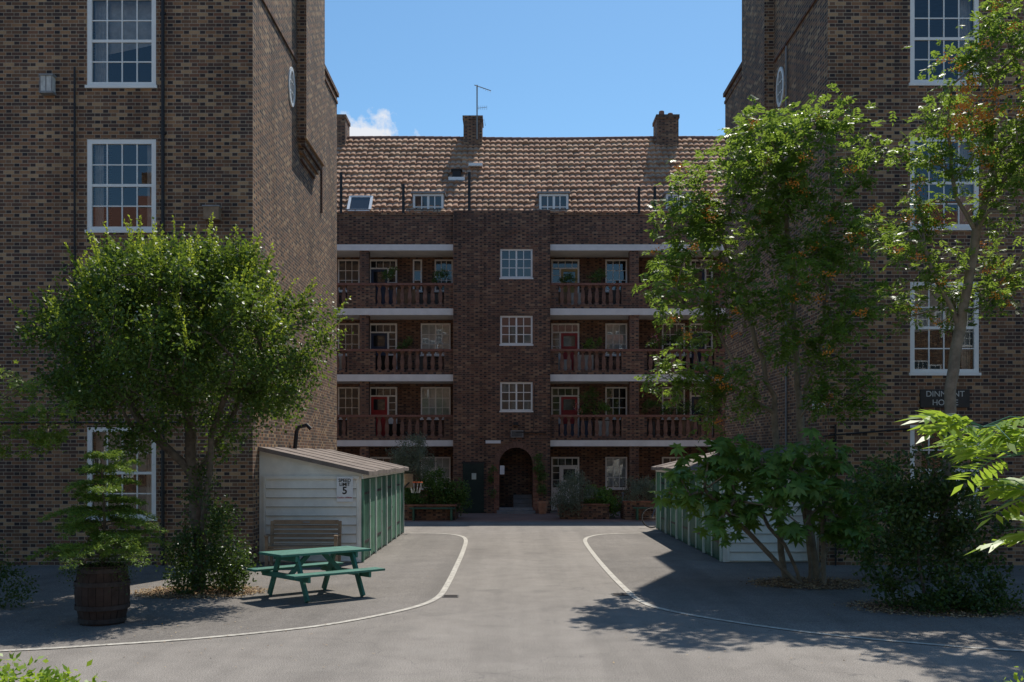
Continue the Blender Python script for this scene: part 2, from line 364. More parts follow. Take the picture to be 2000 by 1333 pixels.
def skeleton(chains,att,r_tip=.006,rmax=.2,expo=2.2,penal=.3,zslack=.3):
    nodes=[];par=[];plen=[]
    for ch in chains:
        prev=-1
        for (x,y,z,*rest) in ch:
            p=np.array([x,y,z],float)
            if rest and rest[0]=='join': prev=int(np.argmin([np.linalg.norm(q-p) for q in nodes])); continue
            if prev>=0:
                a=nodes[prev]; k=max(1,int(np.linalg.norm(p-a)/.3))
                for i in range(1,k+1):
                    q=a+(p-a)*i/k+(rng.normal(size=3)*.025 if i<k else 0)
                    nodes.append(q);par.append(prev);plen.append(plen[prev]+np.linalg.norm(q-nodes[prev]));prev=len(nodes)-1
            else:
                nodes.append(p);par.append(-1);plen.append(0);prev=len(nodes)-1
    zmin=min(n[2] for n in nodes)
    base=np.array(nodes)
    d0=[np.min(np.linalg.norm(base-a,axis=1)) for a in att]
    tips=[]
    for ai in np.argsort(d0):
        a=att[ai]; A=np.array(nodes); dist=np.linalg.norm(A-a,axis=1)
        cost=dist+penal*np.array(plen)+np.where(A[:,2]>a[2]+zslack,3.,0)+np.where(A[:,2]<zmin+1.3,2.,0)
        j=int(np.argmin(cost)); a0=nodes[j]; L=np.linalg.norm(a-a0); k=max(1,int(L/.3)); prev=j
        side=rng.normal(size=3)*.06*L
        for i in range(1,k+1):
            t=i/k; q=a0+(a-a0)*t+side*math.sin(math.pi*t)+np.array([0,0,.10*L*math.sin(math.pi*t)])
            nodes.append(q);par.append(prev);plen.append(plen[prev]+np.linalg.norm(q-nodes[prev]));prev=len(nodes)-1
        tips.append(prev)
    cnt=np.zeros(len(nodes)); 
    for t in tips: cnt[t]+=1
    for i in range(len(nodes)-1,-1,-1):
        if par[i]>=0: cnt[par[i]]+=cnt[i]
    cnt=np.maximum(cnt,1)
    R=np.minimum(r_tip*cnt**(1/expo),rmax)
    return nodes,par,R,tips
def limbs(name,nodes,par,R,mat,parent,flare=None):
    V=[];F=[]
    n=7
    for i,p in enumerate(par):
        if p<0: continue
        a=Vector(nodes[p]);b=Vector(nodes[i]); d=b-a
        if d.length<1e-5: continue
        d.normalize(); s=d.cross(Vector((.31,.17,.93))); 
        if s.length<.05: s=d.cross(Vector((1,0,0)))
        s.normalize(); u=d.cross(s)
        ra=min(R[p],R[i]*1.35); rb=R[i]; base=len(V)
        for c,r in ((a-d*ra*.2,ra),(b+d*rb*.2,rb)):
            for k in range(n):
                t=2*math.pi*k/n; q=c+(s*math.cos(t)+u*math.sin(t))*r; V.append((q.x,q.y,q.z))
        for k in range(n): F.append((base+k,base+(k+1)%n,base+n+(k+1)%n,base+n+k))
    return np_mesh(name,np.array(V),np.array(F),mat,parent)
def text(body,size,loc,rot,mat,parent,name='lettering',align='CENTER',ext=.002,bold=0):
    c=bpy.data.curves.new(name,'FONT'); c.body=body; c.size=size; c.align_x=align; c.align_y='CENTER'; c.extrude=ext; c.offset=bold
    c.materials.append(mat)
    o=bpy.data.objects.new(name,c); col.objects.link(o); o.location=loc; o.rotation_euler=rot
    o.parent=parent; o.matrix_parent_inverse=Matrix.Translation(-Vector(parent.location)); return o

# ------------------------------------------------------------------ ground
g=MB(); g.poly([(-300,-200,0),(300,-200,0),(300,500,0),(-300,500,0)],m_road); g.make('ground')
LL=[(-3.07,30.3),(-2.1,30.1),(-1.54,29.4),(-1.27,28.0),(-1.18,25),(-1.15,21),(-1.15,18.2),(-1.19,16.7),(-1.38,15.75),(-1.85,14.8),(-2.65,13.75),(-3.85,12.9),(-4.95,12.4),(-6.1,12.0),(-9,11.3),(-16,10.6)]
RR=[(4.45,30.4),(2.9,30.0),(2.25,29.1),(1.97,27.6),(1.90,24.4),(1.90,20.5),(1.95,17.5),(2.02,16.2),(2.25,15.3),(2.9,14.3),(3.95,13.2),(5.0,12.5),(6.1,12.0),(9,11.3),(16,10.6)]
def smooth_line(P,k=8):
    P=[np.array(p) for p in P]; out=[]
    for i in range(len(P)-1):
        p0=P[max(i-1,0)];p1=P[i];p2=P[i+1];p3=P[min(i+2,len(P)-1)]
        for j in range(k):
            t=j/k; out.append(.5*((2*p1)+(-p0+p2)*t+(2*p0-5*p1+4*p2-p3)*t*t+(-p0+3*p1-3*p2+p3)*t**3))
    out.append(P[-1]); return out
for nm,pts,xo in (('painted_road_line',LL,-1),('painted_road_line',RR,1)):
    S=smooth_line(pts); mb=MB(); w=.052
    pv=MB()
    for i in range(len(S)-1):
        def off(k):
            a=S[max(k-1,0)];b=S[min(k+1,len(S)-1)];d=(b-a)/np.linalg.norm(b-a); return np.array([-d[1],d[0]])
        o0=off(i)*w;o1=off(i+1)*w
        mb.poly([(*(S[i]-o0),.009),(*(S[i+1]-o1),.009),(*(S[i+1]+o1),.009),(*(S[i]+o0),.009)],m_line)
    mb.make(nm)
    ring=[(p[0],p[1],.0045) for p in S]+[(xo*16,31,.0045)]
    pv.poly(ring,m_pave); pv.make('footway')
mb=MB(); mb.poly([(-14,35.6,.005),(14,35.6,.005),(14,41,.005),(-14,41,.005)],m_paver); mb.make('brick_paving')
for x,y in ((-1.0,16.7),(1.78,16.9)):
    mb=MB(); mb.box(x-.13,x+.13,y-.13,y+.13,.0,.010,m_grate)
    for i in range(5): mb.box(x-.11,x+.11,y-.11+i*.048,y-.085+i*.048,.0102,.013,m_iron)
    mb.make('drain_cover')

# ------------------------------------------------------------------ wings
def wing(name,side):
    root=empty(name); inner=-5.42 if side<0 else 6.6; outer=inner+side*22
    wx=[(-8.88,-7.44),(-13.4,-11.96)] if side<0 else [(8.32,9.76),(12.9,14.34)]
    zs=[(.995,2.89),(3.98,5.88),(7.01,8.91),(10.03,11.93)]
    if side>0: zs=[(a+.05,b+.05) for a,b in zs]
    holes=[(a,b,c,d) for a,b in wx for c,d in zs]
    mb=MB(); x0,x1=min(inner,outer),max(inner,outer)
    E=12.75
    wall(mb,'y',21.4,x0,x1,0,E,holes,.12,m_brick)
    s=-1 if side<0 else 1
    mb.poly([(inner,21.4,0),(inner,28.3,0),(inner,28.3,14.1),(inner,22.75,14.1),(inner,21.4,E)],m_brick)
    mb.poly([(inner,28.3,0),(inner,31.7,0),(inner,31.7,13.4),(inner,28.3,13.4)],m_brick)
    mb.poly([(x0,31.7,0),(x1,31.7,0),(x1,31.7,13.4),(x0,31.7,13.4)],m_brick)
    mb.poly([(x0,28.3,13.2),(x1,28.3,13.2),(x1,28.3,14.1),(x0,28.3,14.1)],m_brick)
    mb.poly([(outer,21.4,0),(outer,31.7,0),(outer,31.7,13.3),(outer,28.3,13.3),(outer,28.3,14.1),(outer,22.75,14.1),(outer,21.4,E)],m_brick)
    mb.make('walls',root)
    rf=MB(); rf.poly([(x0,22.75,14.05),(x1,22.75,14.05),(x1,28.3,14.05),(x0,28.3,14.05)],m_lead)
    rf.poly([(x0,21.3,E-.05),(x1,21.3,E-.05),(x1,22.75,14.06),(x0,22.75,14.06)],m_tileplain)
    rf.poly([(x0,28.3,13.2),(x1,28.3,13.2),(x1,31.7,13.2),(x0,31.7,13.2)],m_lead)
    def sx(a,b): return (min(inner-s*a,inner-s*b),max(inner-s*a,inner-s*b))
    a,b=sx(-.3,.06); rf.box(a,b,28.32,31.75,13.4,13.52,m_brick2)
    a,b=sx(-.01,.03); rf.box(a,b,28.32,31.72,13.18,13.26,m_brick2)
    a,b=sx(-.3,.07); rf.box(a,b,22.9,25.7,14.1,14.2,m_brick2)
    a,b=sx(-.01,.04); rf.box(a,b,21.36,25.7,12.16,12.24,m_brick2)
    rf.make('roof_and_copings',root)
    ch=MB(); 
    a,b=sx(-2.0,.24); ch.box(a,b,25.8,28.34,10.3,16.8,m_brick)
    for k,(pz,pp,py) in enumerate(((10.15,.18,.12),(10.0,.12,.25),(9.85,.06,.4))):
        a,b=sx(-.05,pp); ch.box(a,b,25.8+py,28.34-py,pz,pz+.149,m_brick)
    a,b=sx(-2.03,.27); ch.box(a,b,25.77,28.37,16.8,16.95,m_brick2)
    a,b=sx(-.01,.05); ch.box(a,b,29.0,29.12,9.2,12.6,m_brick2)
    ch.make('chimney_breast',root)
    w=MB()
    for (xa,xb) in wx:
        for (za,zb) in zs:
            sash(w,xa,xb,za,zb,21.405,4,4,.095,.024)
            k=random.random()
            yb=21.62
            wdt=random.uniform(.16,.3)
            n=8
            for lo,hi in ((xa+.08,xa+.08+wdt),(xb-.08-wdt,xb-.08)):
                if random.random()<.8:
                    for i in range(n):
                        u0=lo+(hi-lo)*i/n;u1=lo+(hi-lo)*(i+1)/n; d0=.03*(i%2);d1=.03*((i+1)%2)
                        w.poly([(u0,yb+d0,za+.05),(u1,yb+d1,za+.05),(u1,yb+d1,zb-.05),(u0,yb+d0,zb-.05)],m_curtain)
            if k<.3 or (side<0 and za<2): w.poly([(xa+.05,yb+.1,zb-random.uniform(.8,1.2)),(xb-.05,yb+.1,zb-.9),(xb-.05,yb+.1,zb),(xa+.05,yb+.1,zb)],m_curtain)
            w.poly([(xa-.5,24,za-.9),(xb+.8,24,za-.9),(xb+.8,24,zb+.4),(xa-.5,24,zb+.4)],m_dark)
    w.make('sash_windows',root)
    ov=MB(); cy,cz=25.15,11.35; n=24
    def ell(ry,rz,d): return [(inner-s*d,cy+ry*math.cos(2*math.pi*i/n),cz+rz*math.sin(2*math.pi*i/n)) for i in range(n)]
    A=ell(.34,.48,.03);B=ell(.26,.39,.03);C=ell(.34,.48,-.01);G=ell(.26,.39,.012)
    for i in range(n):
        j=(i+1)%n
        ov.poly([A[i],A[j],B[j],B[i]],m_white); ov.poly([A[i],A[j],C[j],C[i]],m_white); ov.poly([B[i],B[j],G[j],G[i]],m_white)
    ov.poly(G,m_glassd)
    for t in (-.09,.09):
        a,b=sx(.013,.026); ov.box(a,b,cy+t-.009,cy+t+.009,cz-.35,cz+.35,m_white)
    for t in (-.13,.13): 
        a,b=sx(.013,.024); ov.box(a,b,cy-.23,cy+.23,cz+t-.009,cz+t+.009,m_white)
    ov.make('oval_window',root)
    p=MB()
    if side<0:
        for x,zt in ((-9.12,12),(-7.28,14)):
            p.tube([(x,21.35,2.9 if x<-9 else 0),(x,21.35,zt-1.6 if x<-9 else zt-1.3)],.022 if x<-9 else .035,m_black,8)
        p.tube([(-12,21.37,2.98),(-5.5,21.37,2.99),(-5.38,21.5,2.99)],.018,m_black,6)
        p.tube([(-5.36,25.2,2.3),(-5.3,25.2,2.9),(-5.25,25.2,3.0),(-5.05,25.2,3.05),(-4.95,25.2,2.95)],.05,m_black,8)
        for z in (1.5,4,6.5,9,11.5): p.box(-7.33,-7.23,21.34,21.4,z,z+.05,m_black)
    else:
        p.tube([(6.75,21.36,0),(6.75,21.36,2.95)],.02,m_black,6)
        p.tube([(6.55,21.6,2.7),(6.62,21.37,2.72),(9.4,21.37,2.95),(15,21.37,3.0)],.018,m_black,6)
        p.tube([(6.56,24.5,.0),(6.56,24.5,12.1)],.022,m_lead,8)
    p.make('rainwater_pipes',root)
    if side<0:
        l=MB(); l.box(-9.80,-9.52,21.22,21.4,10.18,10.22,m_lead); l.box(-9.78,-9.54,21.24,21.4,9.86,10.18,m_curtain); l.box(-9.80,-9.52,21.22,21.4,9.82,9.86,m_lead)
        for x in (-9.79,-9.67,-9.55): l.box(x-.008,x+.008,21.23,21.239,9.86,10.18,m_lead)
        l.box(-6.4,-6.08,21.22,21.4,7.2,7.46,m_wood); l.box(-6.42,-6.06,21.2,21.4,7.46,7.49,m_lead)
        l.make('wall_lantern',root)
    return root
lw=wing('brick_apartment_block',-1)
rw=wing('brick_apartment_block',1)
pl=empty('house_name_plaque',(9.03,21.33,3.5))
mb=MB(); mb.box(8.52,9.55,21.36,21.4,3.3,3.68,m_slate); mb.make('slate_panel',pl,.004)
text('DINMONT',.17,(9.035,21.355,3.58),(math.pi/2,0,0),m_curtain,pl)
text('HOUSE',.17,(9.035,21.355,3.40),(math.pi/2,0,0),m_curtain,pl)
sg=empty('house_name_sign',(6.58,21.95,3.48))
mb=MB(); mb.box(6.565,6.598,21.52,22.38,3.3,3.68,m_sign); mb.make('sign_plate',sg)
text('DINMONT',.17,(6.562,21.95,3.58),(math.pi/2,0,-math.pi/2),m_blacktext,sg)
text('HOUSE',.17,(6.562,21.95,3.40),(math.pi/2,0,-math.pi/2),m_blacktext,sg)

# ------------------------------------------------------------------ far block
fb=empty('brick_apartment_block'); Y=41.0; YB=42.4
mb=MB()
XL,XR=-16.,18.
piers=[(-13.62,-13.26),(-9.86,-9.5),(-6.1,-5.74),(4.71,5.08),(8.4,8.77),(12.1,12.46)]
bayx=(-2.34,1.52)
slabs=[(2.67,2.91),(5.27,5.54),(7.92,8.18),(10.5,10.74)]
hol=[(-.47,.82,a,b) for a,b in ((9.37,10.52),(6.72,7.86),(4.08,5.22))]
ahw=.66; acx=.16; aspr=1.95
hol2=hol+[(acx-ahw,acx+ahw,0,aspr+ahw)]
wall(mb,'y',Y-.3,bayx[0],bayx[1],0,12.05,hol2,.16,m_brick2)
N=16
for i in range(N):
    t0=math.pi*i/N;t1=math.pi*(i+1)/N
    p0=(acx+ahw*math.cos(t0),aspr+ahw*math.sin(t0));p1=(acx+ahw*math.cos(t1),aspr+ahw*math.sin(t1))
    zt=aspr+ahw
    mb.poly([(p0[0],Y-.3,p0[1]),(p0[0],Y-.3,zt),(p1[0],Y-.3,zt),(p1[0],Y-.3,p1[1])],m_brick2)
    mb.poly([(p0[0],Y-.3,p0[1]),(p1[0],Y-.3,p1[1]),(p1[0],Y+1.2,p1[1]),(p0[0],Y+1.2,p0[1])],m_brick2)
    R0,R1=ahw+.005,ahw+.22
    q=[(acx+r*math.cos(t),Y-.318,aspr+r*math.sin(t)) for r,t in ((R0,t0),(R1,t0),(R1,t1-.03),(R0,t1-.03))]
    mb.poly(q,m_bal)
mb.poly([(acx-ahw,Y-.3,0),(acx-ahw,Y+1.2,0),(acx-ahw,Y+1.2,aspr),(acx-ahw,Y-.3,aspr)],m_brick2)
mb.poly([(acx+ahw,Y-.3,0),(acx+ahw,Y+1.2,0),(acx+ahw,Y+1.2,aspr),(acx+ahw,Y-.3,aspr)],m_brick2)
mb.box(acx-ahw-.22,acx-ahw-.005,Y-.322,Y-.301,0,aspr,m_red); mb.box(acx+ahw+.005,acx+ahw+.22,Y-.322,Y-.301,0,aspr,m_red)
for x in bayx:
    mb.poly([(x,Y-.3,0),(x,YB,0),(x,YB,12.05),(x,Y-.3,12.05)],m_brick2)
mb.poly([(bayx[0],Y-.3,12.05),(bayx[1],Y-.3,12.05),(bayx[1],YB,12.05),(bayx[0],YB,12.05)],m_lead)
mb.box(-1.18,-1.13,Y-.33,Y-.301,2.8,12.0,m_brick2)
for i in range(N):
    t0=math.pi*i/N;t1=math.pi*(i+1)/N
    q=[(acx+r*math.cos(t),Y-.318,10.62+.85*r*math.sin(t)) for r,t in ((.66,t0),(.86,t0),(.86,t1-.03),(.66,t1-.03))]
    mb.poly(q,m_brick2)
mb.box(acx-.02,acx+1.2,Y-.36,Y-.301,3.2,3.24,m_black)
for a,b in piers: mb.box(a,b,Y,Y+.45,0,10.5,m_brick2)
mb.poly([(XL,YB,0),(XR,YB,0),(XR,YB,10.6),(XL,YB,10.6)],m_brick2)
mb.box(XL,bayx[0]-.001,Y-.02,Y+.25,10.741,11.93,m_brick2); mb.box(bayx[1]+.001,XR,Y-.02,Y+.25,10.741,11.93,m_brick2)
mb.box(XL,bayx[0]-.002,Y-.05,Y+.28,11.931,12.0,m_brick); mb.box(bayx[1]+.002,XR,Y-.05,Y+.28,11.931,12.0,m_brick)
mb.make('walls',fb)
sl=MB()
for a,b in slabs:
    for xa,xb in ((XL,bayx[0]-.003),(bayx[1]+.003,XR)):
        sl.box(xa,xb,Y-.06,YB-.01,a,b,m_band)
sl.make('white_balcony_slabs',fb)
bl=MB()
def baluster(x,y,z0,z1):
    h=z1-z0
    prof=[(.09,0),(.09,.07),(.055,.1),(.085,.35),(.075,.55),(.045,.82),(.05,.9),(.085,.93),(.085,1)]
    for i in range(len(prof)-1):
        (r0,t0),(r1,t1)=prof[i],prof[i+1]
        A=[(x-r0,y-r0*.8,z0+h*t0),(x+r0,y-r0*.8,z0+h*t0),(x+r0,y+r0*.8,z0+h*t0),(x-r0,y+r0*.8,z0+h*t0)]
        B=[(x-r1,y-r1*.8,z0+h*t1),(x+r1,y-r1*.8,z0+h*t1),(x+r1,y+r1*.8,z0+h*t1),(x-r1,y+r1*.8,z0+h*t1)]
        for k in range(4): bl.poly([A[k],A[(k+1)%4],B[(k+1)%4],B[k]],m_bal)
segs=[(-13.2,-10.2),(-9.1,-6.6),(-5.47,-2.72),(1.86,4.38),(5.4,8.1),(9.1,11.8)]
for a,b in slabs[:3]:
    base=b+.001; zc=b+.93
    for xa,xb in ((XL,bayx[0]-.004),(bayx[1]+.004,XR)):
        bl.box(xa,xb,Y-.03,Y+.2,base,base+.16,m_brick2)
        bl.box(xa,xb,Y-.05,Y+.22,zc,zc+.09,m_tileplain)
        edges=[xa]+[v for s_ in segs if s_[0]>=xa and s_[1]<=xb for v in s_]+[xb]
        for i in range(0,len(edges),2):
            bl.box(edges[i]+.001,edges[i+1]-.001,Y-.028,Y+.198,base+.161,zc-.001,m_brick2)
    for s0,s1 in segs:
        n=round((s1-s0)/.29)
        for i in range(n): baluster(s0+(s1-s0)*(i+.5)/n,Y+.08,base+.16,zc)
        x=s0
        while x<s1-.3:
            ww=random.uniform(.3,.9)
            if random.random()<.5: bl.box(x,min(x+ww,s1),Y+.24,Y+.26,base+.02,base+random.uniform(.55,.85),random.choice([m_mesh,m_dark,m_wood,m_mesh,m_bluedoor,m_curtain]))
            x+=ww+.1
bl.make('brick_balustrades',fb)
wd=MB()
for a,b in ((9.37,10.52),(6.72,7.86),(4.08,5.22)):
    sash(wd,-.47,.82,a,b,Y-.26,4,3,.07,.03,m_glassd,m_white,False,True,mull=True)
def door(x0,x1,z0,z1,m,left_side=True):
    y=YB-.09; w=x1-x0; dx1=x0+w*.68 if left_side else x1; dx0=x0 if left_side else x0+w*.32
    f=.07
    wd.box(x0,x0+f,y,YB,z0,z1,m_white); wd.box(x1-f,x1,y,YB,z0,z1,m_white); wd.box(x0+f,x1-f,y+.002,YB,z1-f,z1,m_white)
    wd.box(x0+f,x1-f,y+.002,YB,z1-.40,z1-.34,m_white)
    mid=dx1 if left_side else dx0
    wd.box(mid-f/2,mid+f/2,y+.001,YB,z0,z1-.4,m_white)
    wd.poly([(x0+f,y+.05,z0),(x1-f,y+.05,z0),(x1-f,y+.05,z1-f),(x0+f,y+.05,z1-f)],m_glassd)
    for k in range(1,4):
        cx=x0+w*k/4; wd.box(cx-.012,cx+.012,y+.03,y+.049,z1-.34,z1-f,m_white)
    a,b=(x0+f,mid-f/2) if left_side else (mid+f/2,x1-f)
    wd.box(a,b,y+.02,y+.048,z0,z1-.95,m); wd.box(a,a+.1,y+.02,y+.048,z1-.949,z1-.401,m); wd.box(b-.1,b,y+.02,y+.048,z1-.949,z1-.401,m)
    wd.box(a+.1,b-.1,y+.021,y+.048,z1-.5,z1-.401,m)
    a2,b2=(mid+f/2,x1-f) if left_side else (x0+f,mid-f/2)
    wd.box(a2,b2,y+.02,y+.048,z0,z0+.95,m_white)
    for k in range(1,3): wd.box(a2,b2,y+.03,y+.047,z0+.95+.3*k,z0+.975+.3*k,m_white)
cols_d={0:(m_white,m_white),1:(m_reddoor,m_reddoor),2:(m_bluedoor,m_reddoor),3:(m_bluedoor,m_yellowdoor)}
levels=[0.02,2.91,5.54,8.18]
for k,z in enumerate(levels):
    dl,dr=cols_d[k]
    zt=z+2.22
    if k<3:
        sash(wd,-3.77,-2.54,z+.92,zt,YB-.08,4,3,.06,.026,m_glass,sill=True,meet=False,mull=True)
        wd.poly([(-3.7,YB-.02,z+1.0),(-2.6,YB-.02,z+1.0),(-2.6,YB-.02,zt-.05),(-3.7,YB-.02,zt-.05)],m_curtain)
    else:
        sash(wd,-3.2,-2.44,z+.92,zt,YB-.08,3,3,.06,.026,m_glassd,meet=False)
        sash(wd,-4.1,-3.72,z+.92,zt,YB-.08,1,3,.06,.026,m_glassd,meet=False)
    door(-5.9,-4.75,z+.01,zt,dl); sash(wd,-7.2,-6.3,z+.92,zt,YB-.08,3,3,.06,.026,m_glassd,meet=False)
    door(-8.9,-7.75,z+.01,zt,m_bluedoor)
    door(1.62,2.78,z+.01,zt,dr,left_side=False)
    sash(wd,3.86,4.76,z+.92,zt,YB-.08,3,3,.06,.028,m_glass,meet=False)
    wd.poly([(3.9,YB-.02,z+1.0),(4.72,YB-.02,z+1.0),(4.72,YB-.02,zt-.05),(3.9,YB-.02,zt-.05)],m_curtain if k in (0,2) else m_dark)
    sash(wd,6.2,7.15,z+.92,zt,YB-.08,3,3,.06,.028,m_glassd,meet=False)
    door(7.35,8.3,z+.01,zt,m_bluedoor)
    sash(wd,9.2,10.2,z+.92,zt,YB-.08,3,3,.06,.028,m_glassd,meet=False)
wd.make('windows_and_doors',fb)
st=MB()
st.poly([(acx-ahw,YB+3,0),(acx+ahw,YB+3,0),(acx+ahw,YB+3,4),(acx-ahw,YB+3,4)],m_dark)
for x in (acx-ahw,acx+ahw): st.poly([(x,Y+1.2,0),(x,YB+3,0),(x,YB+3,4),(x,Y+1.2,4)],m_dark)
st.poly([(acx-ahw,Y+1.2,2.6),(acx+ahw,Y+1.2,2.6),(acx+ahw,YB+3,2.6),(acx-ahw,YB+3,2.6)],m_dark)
st.poly([(acx-ahw,Y-.3,0.006),(acx+ahw,Y-.3,.006),(acx+ahw,YB+3,.006),(acx-ahw,YB+3,.006)],m_lead)
for i in range(8): st.box(acx-.1,acx+ahw-.005,Y+.4+i*.27,Y+.69+i*.27,.01+i*.17,.17*(i+1),m_lead)
for i in range(2): st.box(acx-ahw-.1+i*.1,acx+ahw+.1-i*.1,Y-.75+i*.25,Y-.33,.006+i*.12,.12*(i+1),m_lead)
st.make('entrance_stair',fb)
gd=MB(); gd.box(-1.95,-1.12,Y-.36,Y-.301,.02,1.98,m_gdoor); gd.box(-2.0,-1.07,Y-.345,Y-.301,1.98,2.05,m_black)
gd.box(-1.6,-1.42,Y-.37,Y-.361,1.35,1.6,m_mint); gd.make('bin_store_door',fb)
np_=MB(); np_.box(-1.05,-.45,Y-.33,Y-.301,2.78,2.9,m_sign); np_.box(-.05,.45,Y-.35,Y-.301,3.02,3.3,m_lead); np_.box(-.02,.42,Y-.356,Y-.351,3.05,3.27,m_mesh)
np_.box(.05,.25,Y-.5,Y-.301,3.5,3.62,m_black); np_.box(-.48,-.3,Y-.345,Y-.301,1.55,1.9,m_sign)
np_.tube([(.86,Y-.33,3.3),(.9,Y-.4,5.1)],.012,m_black,6); np_.make('entrance_fittings',fb)
# roof
y0,z0,y1,z1=41.7,11.5,47.,16.8
nr=19; tw=.25; sub=6; nx=int((XR-XL)/tw)*sub
xs=np.linspace(XL,XR,nx+1); tw=(XR-XL)/(nx//sub)
prof=.055*np.abs(np.sin(np.pi*((xs-XL)/tw)))**.7
sag=-.06*np.sin((xs-XL)/(XR-XL)*math.pi*5)*.5
rows=[]
jit=rng.normal(size=(nr,nx//sub+2))*.010
for r in range(nr):
    for e,(t,lift) in enumerate(((r/nr,.095),((r+1)/nr,.0))):
        yy=y0+(y1-y0)*t; zz=z0+(z1-z0)*t
        h=prof+lift+jit[r][(np.arange(nx+1)//sub)]
        rows.append(np.stack([xs,np.full(nx+1,yy)-h*.7,zz+h*.7+sag*t],1))
V=np.concatenate(rows); nrw=len(rows); w=nx+1
I=np.arange(nrw-1)[:,None]*w+np.arange(nx)[None,:]
Q=np.stack([I,I+1,I+1+w,I+w],-1).reshape(-1,4)
np_mesh('pantile_roof',V,Q,m_tile,fb,flat=True)
rr=MB()
rr.poly([(XL,47.,16.78),(XR,47.,16.78),(XR,53,11.5),(XL,53,11.5)],m_tileplain)
for i in range(int((XR-XL)/.4)):
    x=XL+i*.4; k0=min(nx,int(i*.4/tw*sub)); rr.tube([(x,47.02,16.82+sag[k0]),(x+.41,47.02,16.83+sag[k0])],.12,m_tileplain,8,True)
for a,b in ((-4.15,-2.84),(1.12,2.37),(6.4,7.5)):
    rr.box(a-.06,b+.06,42.62,44.2,13.22,13.30,m_lead)
    rr.box(a,a+.05,42.75,44.1,12.0,13.22,m_lead); rr.box(b-.05,b,42.75,44.1,12.0,13.22,m_lead)
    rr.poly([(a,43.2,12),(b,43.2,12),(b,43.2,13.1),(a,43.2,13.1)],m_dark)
    sash(rr,a+.02,b-.02,12.15,13.21,42.7,4,2,.09,.045,m_glassd,sill=True,meet=False,mull=True)
rr.poly([(-6.75,42.5,12.52),(-5.95,42.5,12.52),(-5.95,43.1,13.17),(-6.75,43.1,13.17)],m_glassd)
for a,b in (((-6.8,42.45,12.47),(-5.9,42.45,12.47)),((-6.8,43.15,13.2),(-5.9,43.15,13.2)),((-6.8,42.45,12.47),(-6.8,43.15,13.2)),((-5.9,42.45,12.47),(-5.9,43.15,13.2))):
    rr.beam(a,b,.1,.09,m_sign)
rr.box(-2.75,-2.05,44.25,44.9,14.2,14.34,m_sign); rr.box(-2.58,-2.22,44.3,44.7,14.34,14.65,m_black); rr.box(-2.64,-2.16,44.25,44.75,14.65,14.7,m_black)
rr.box(-1.9,-1.3,44.8,45.3,14.98,15.1,m_sign)
for x,zt in ((-7.0,13.9),(-4.45,13.4),(-1.75,13.9),(5.2,13.3),(5.85,13.3),(9,13.5)):
    rr.tube([(x,41.9,11.6),(x,41.95,zt)],.06,m_black,8)
for x in np.arange(-14,16,1.1): rr.box(x-.012,x+.012,Y+.1,Y+.124,12.0,12.17,m_black)
rr.box(-15,bayx[0],Y+.1,Y+.12,12.17,12.19,m_black); rr.box(bayx[1],16,Y+.1,Y+.12,12.17,12.19,m_black)
rr.make('roof_fittings',fb)
cm=MB()
for a,b,t in ((-2.2,-1.36,17.7),(6.57,7.55,17.75),(-8.4,-7.55,17.75)):
    cm.box(a,b,46.4,47.6,16.2,t-.16,m_brick2); cm.box(a-.04,b+.04,46.36,47.64,t-.16,t,m_brick2)
cm.lathe(6.85,46.9,[(.14,17.75),(.12,18.05),(.1,18.07),(.0,18.07)],m_tileplain,12)
cm.lathe(7.25,46.9,[(.14,17.75),(.12,17.95),(.1,17.97),(.0,17.97)],m_tileplain,12)
cm.make('chimney_stacks',fb)
an=MB(); an.tube([(-1.58,46.3,16.6),(-1.58,46.3,19.05)],.03,m_lead,6)
an.tube([(-1.7,46.3,19.05),(-.95,46.1,18.72)],.02,m_lead,5)
for i in range(7):
    t=i/6; x=-1.6+.62*t; z=19.0-.28*t; an.tube([(x,46.05,z-.1),(x,46.4,z+.1)],.008,m_lead,4)
an.tube([(-1.58,46.3,18.0),(-1.15,46.3,18.05)],.01,m_lead,5)
for i in range(5): an.tube([(-1.5+i*.09,46.3,17.93),(-1.5+i*.09,46.3,18.12)],.006,m_lead,4)
an.tube([(-1.58,46.35,17.2),(-1.25,46.3,17.5),(-1.2,46.3,17.2)],.008,m_black,4)
an.make('tv_aerial',fb)

# opposite block behind the viewer (seen in window reflections)
ob=empty('brick_apartment_block'); mb=MB(); hs=[]
for i in range(14):
    for k in range(5): hs.append((-32+i*4.6,-30.6+i*4.6,1+3*k,2.9+3*k))
wall(mb,'y',-24,-36,36,0,15.5,hs,.12,m_brick,-1)
mb.poly([(-36,-24,15.5),(36,-24,15.5),(36,-29,20),(-36,-29,20)],m_tileplain)
mb.poly([(-36,-29,20),(36,-29,20),(36,-34,15.5),(-36,-34,15.5)],m_tileplain)
for x in (-26,-14,-3,9,22): mb.box(x,x+1.6,-29.6,-28.4,19.3,22.5,m_brick)
mb.make('walls',ob); w=MB()
for h in hs: sash(w,*h,-24.01,4,4,.1,.03,m_glassd,s=-1)
w.make('sash_windows',ob)

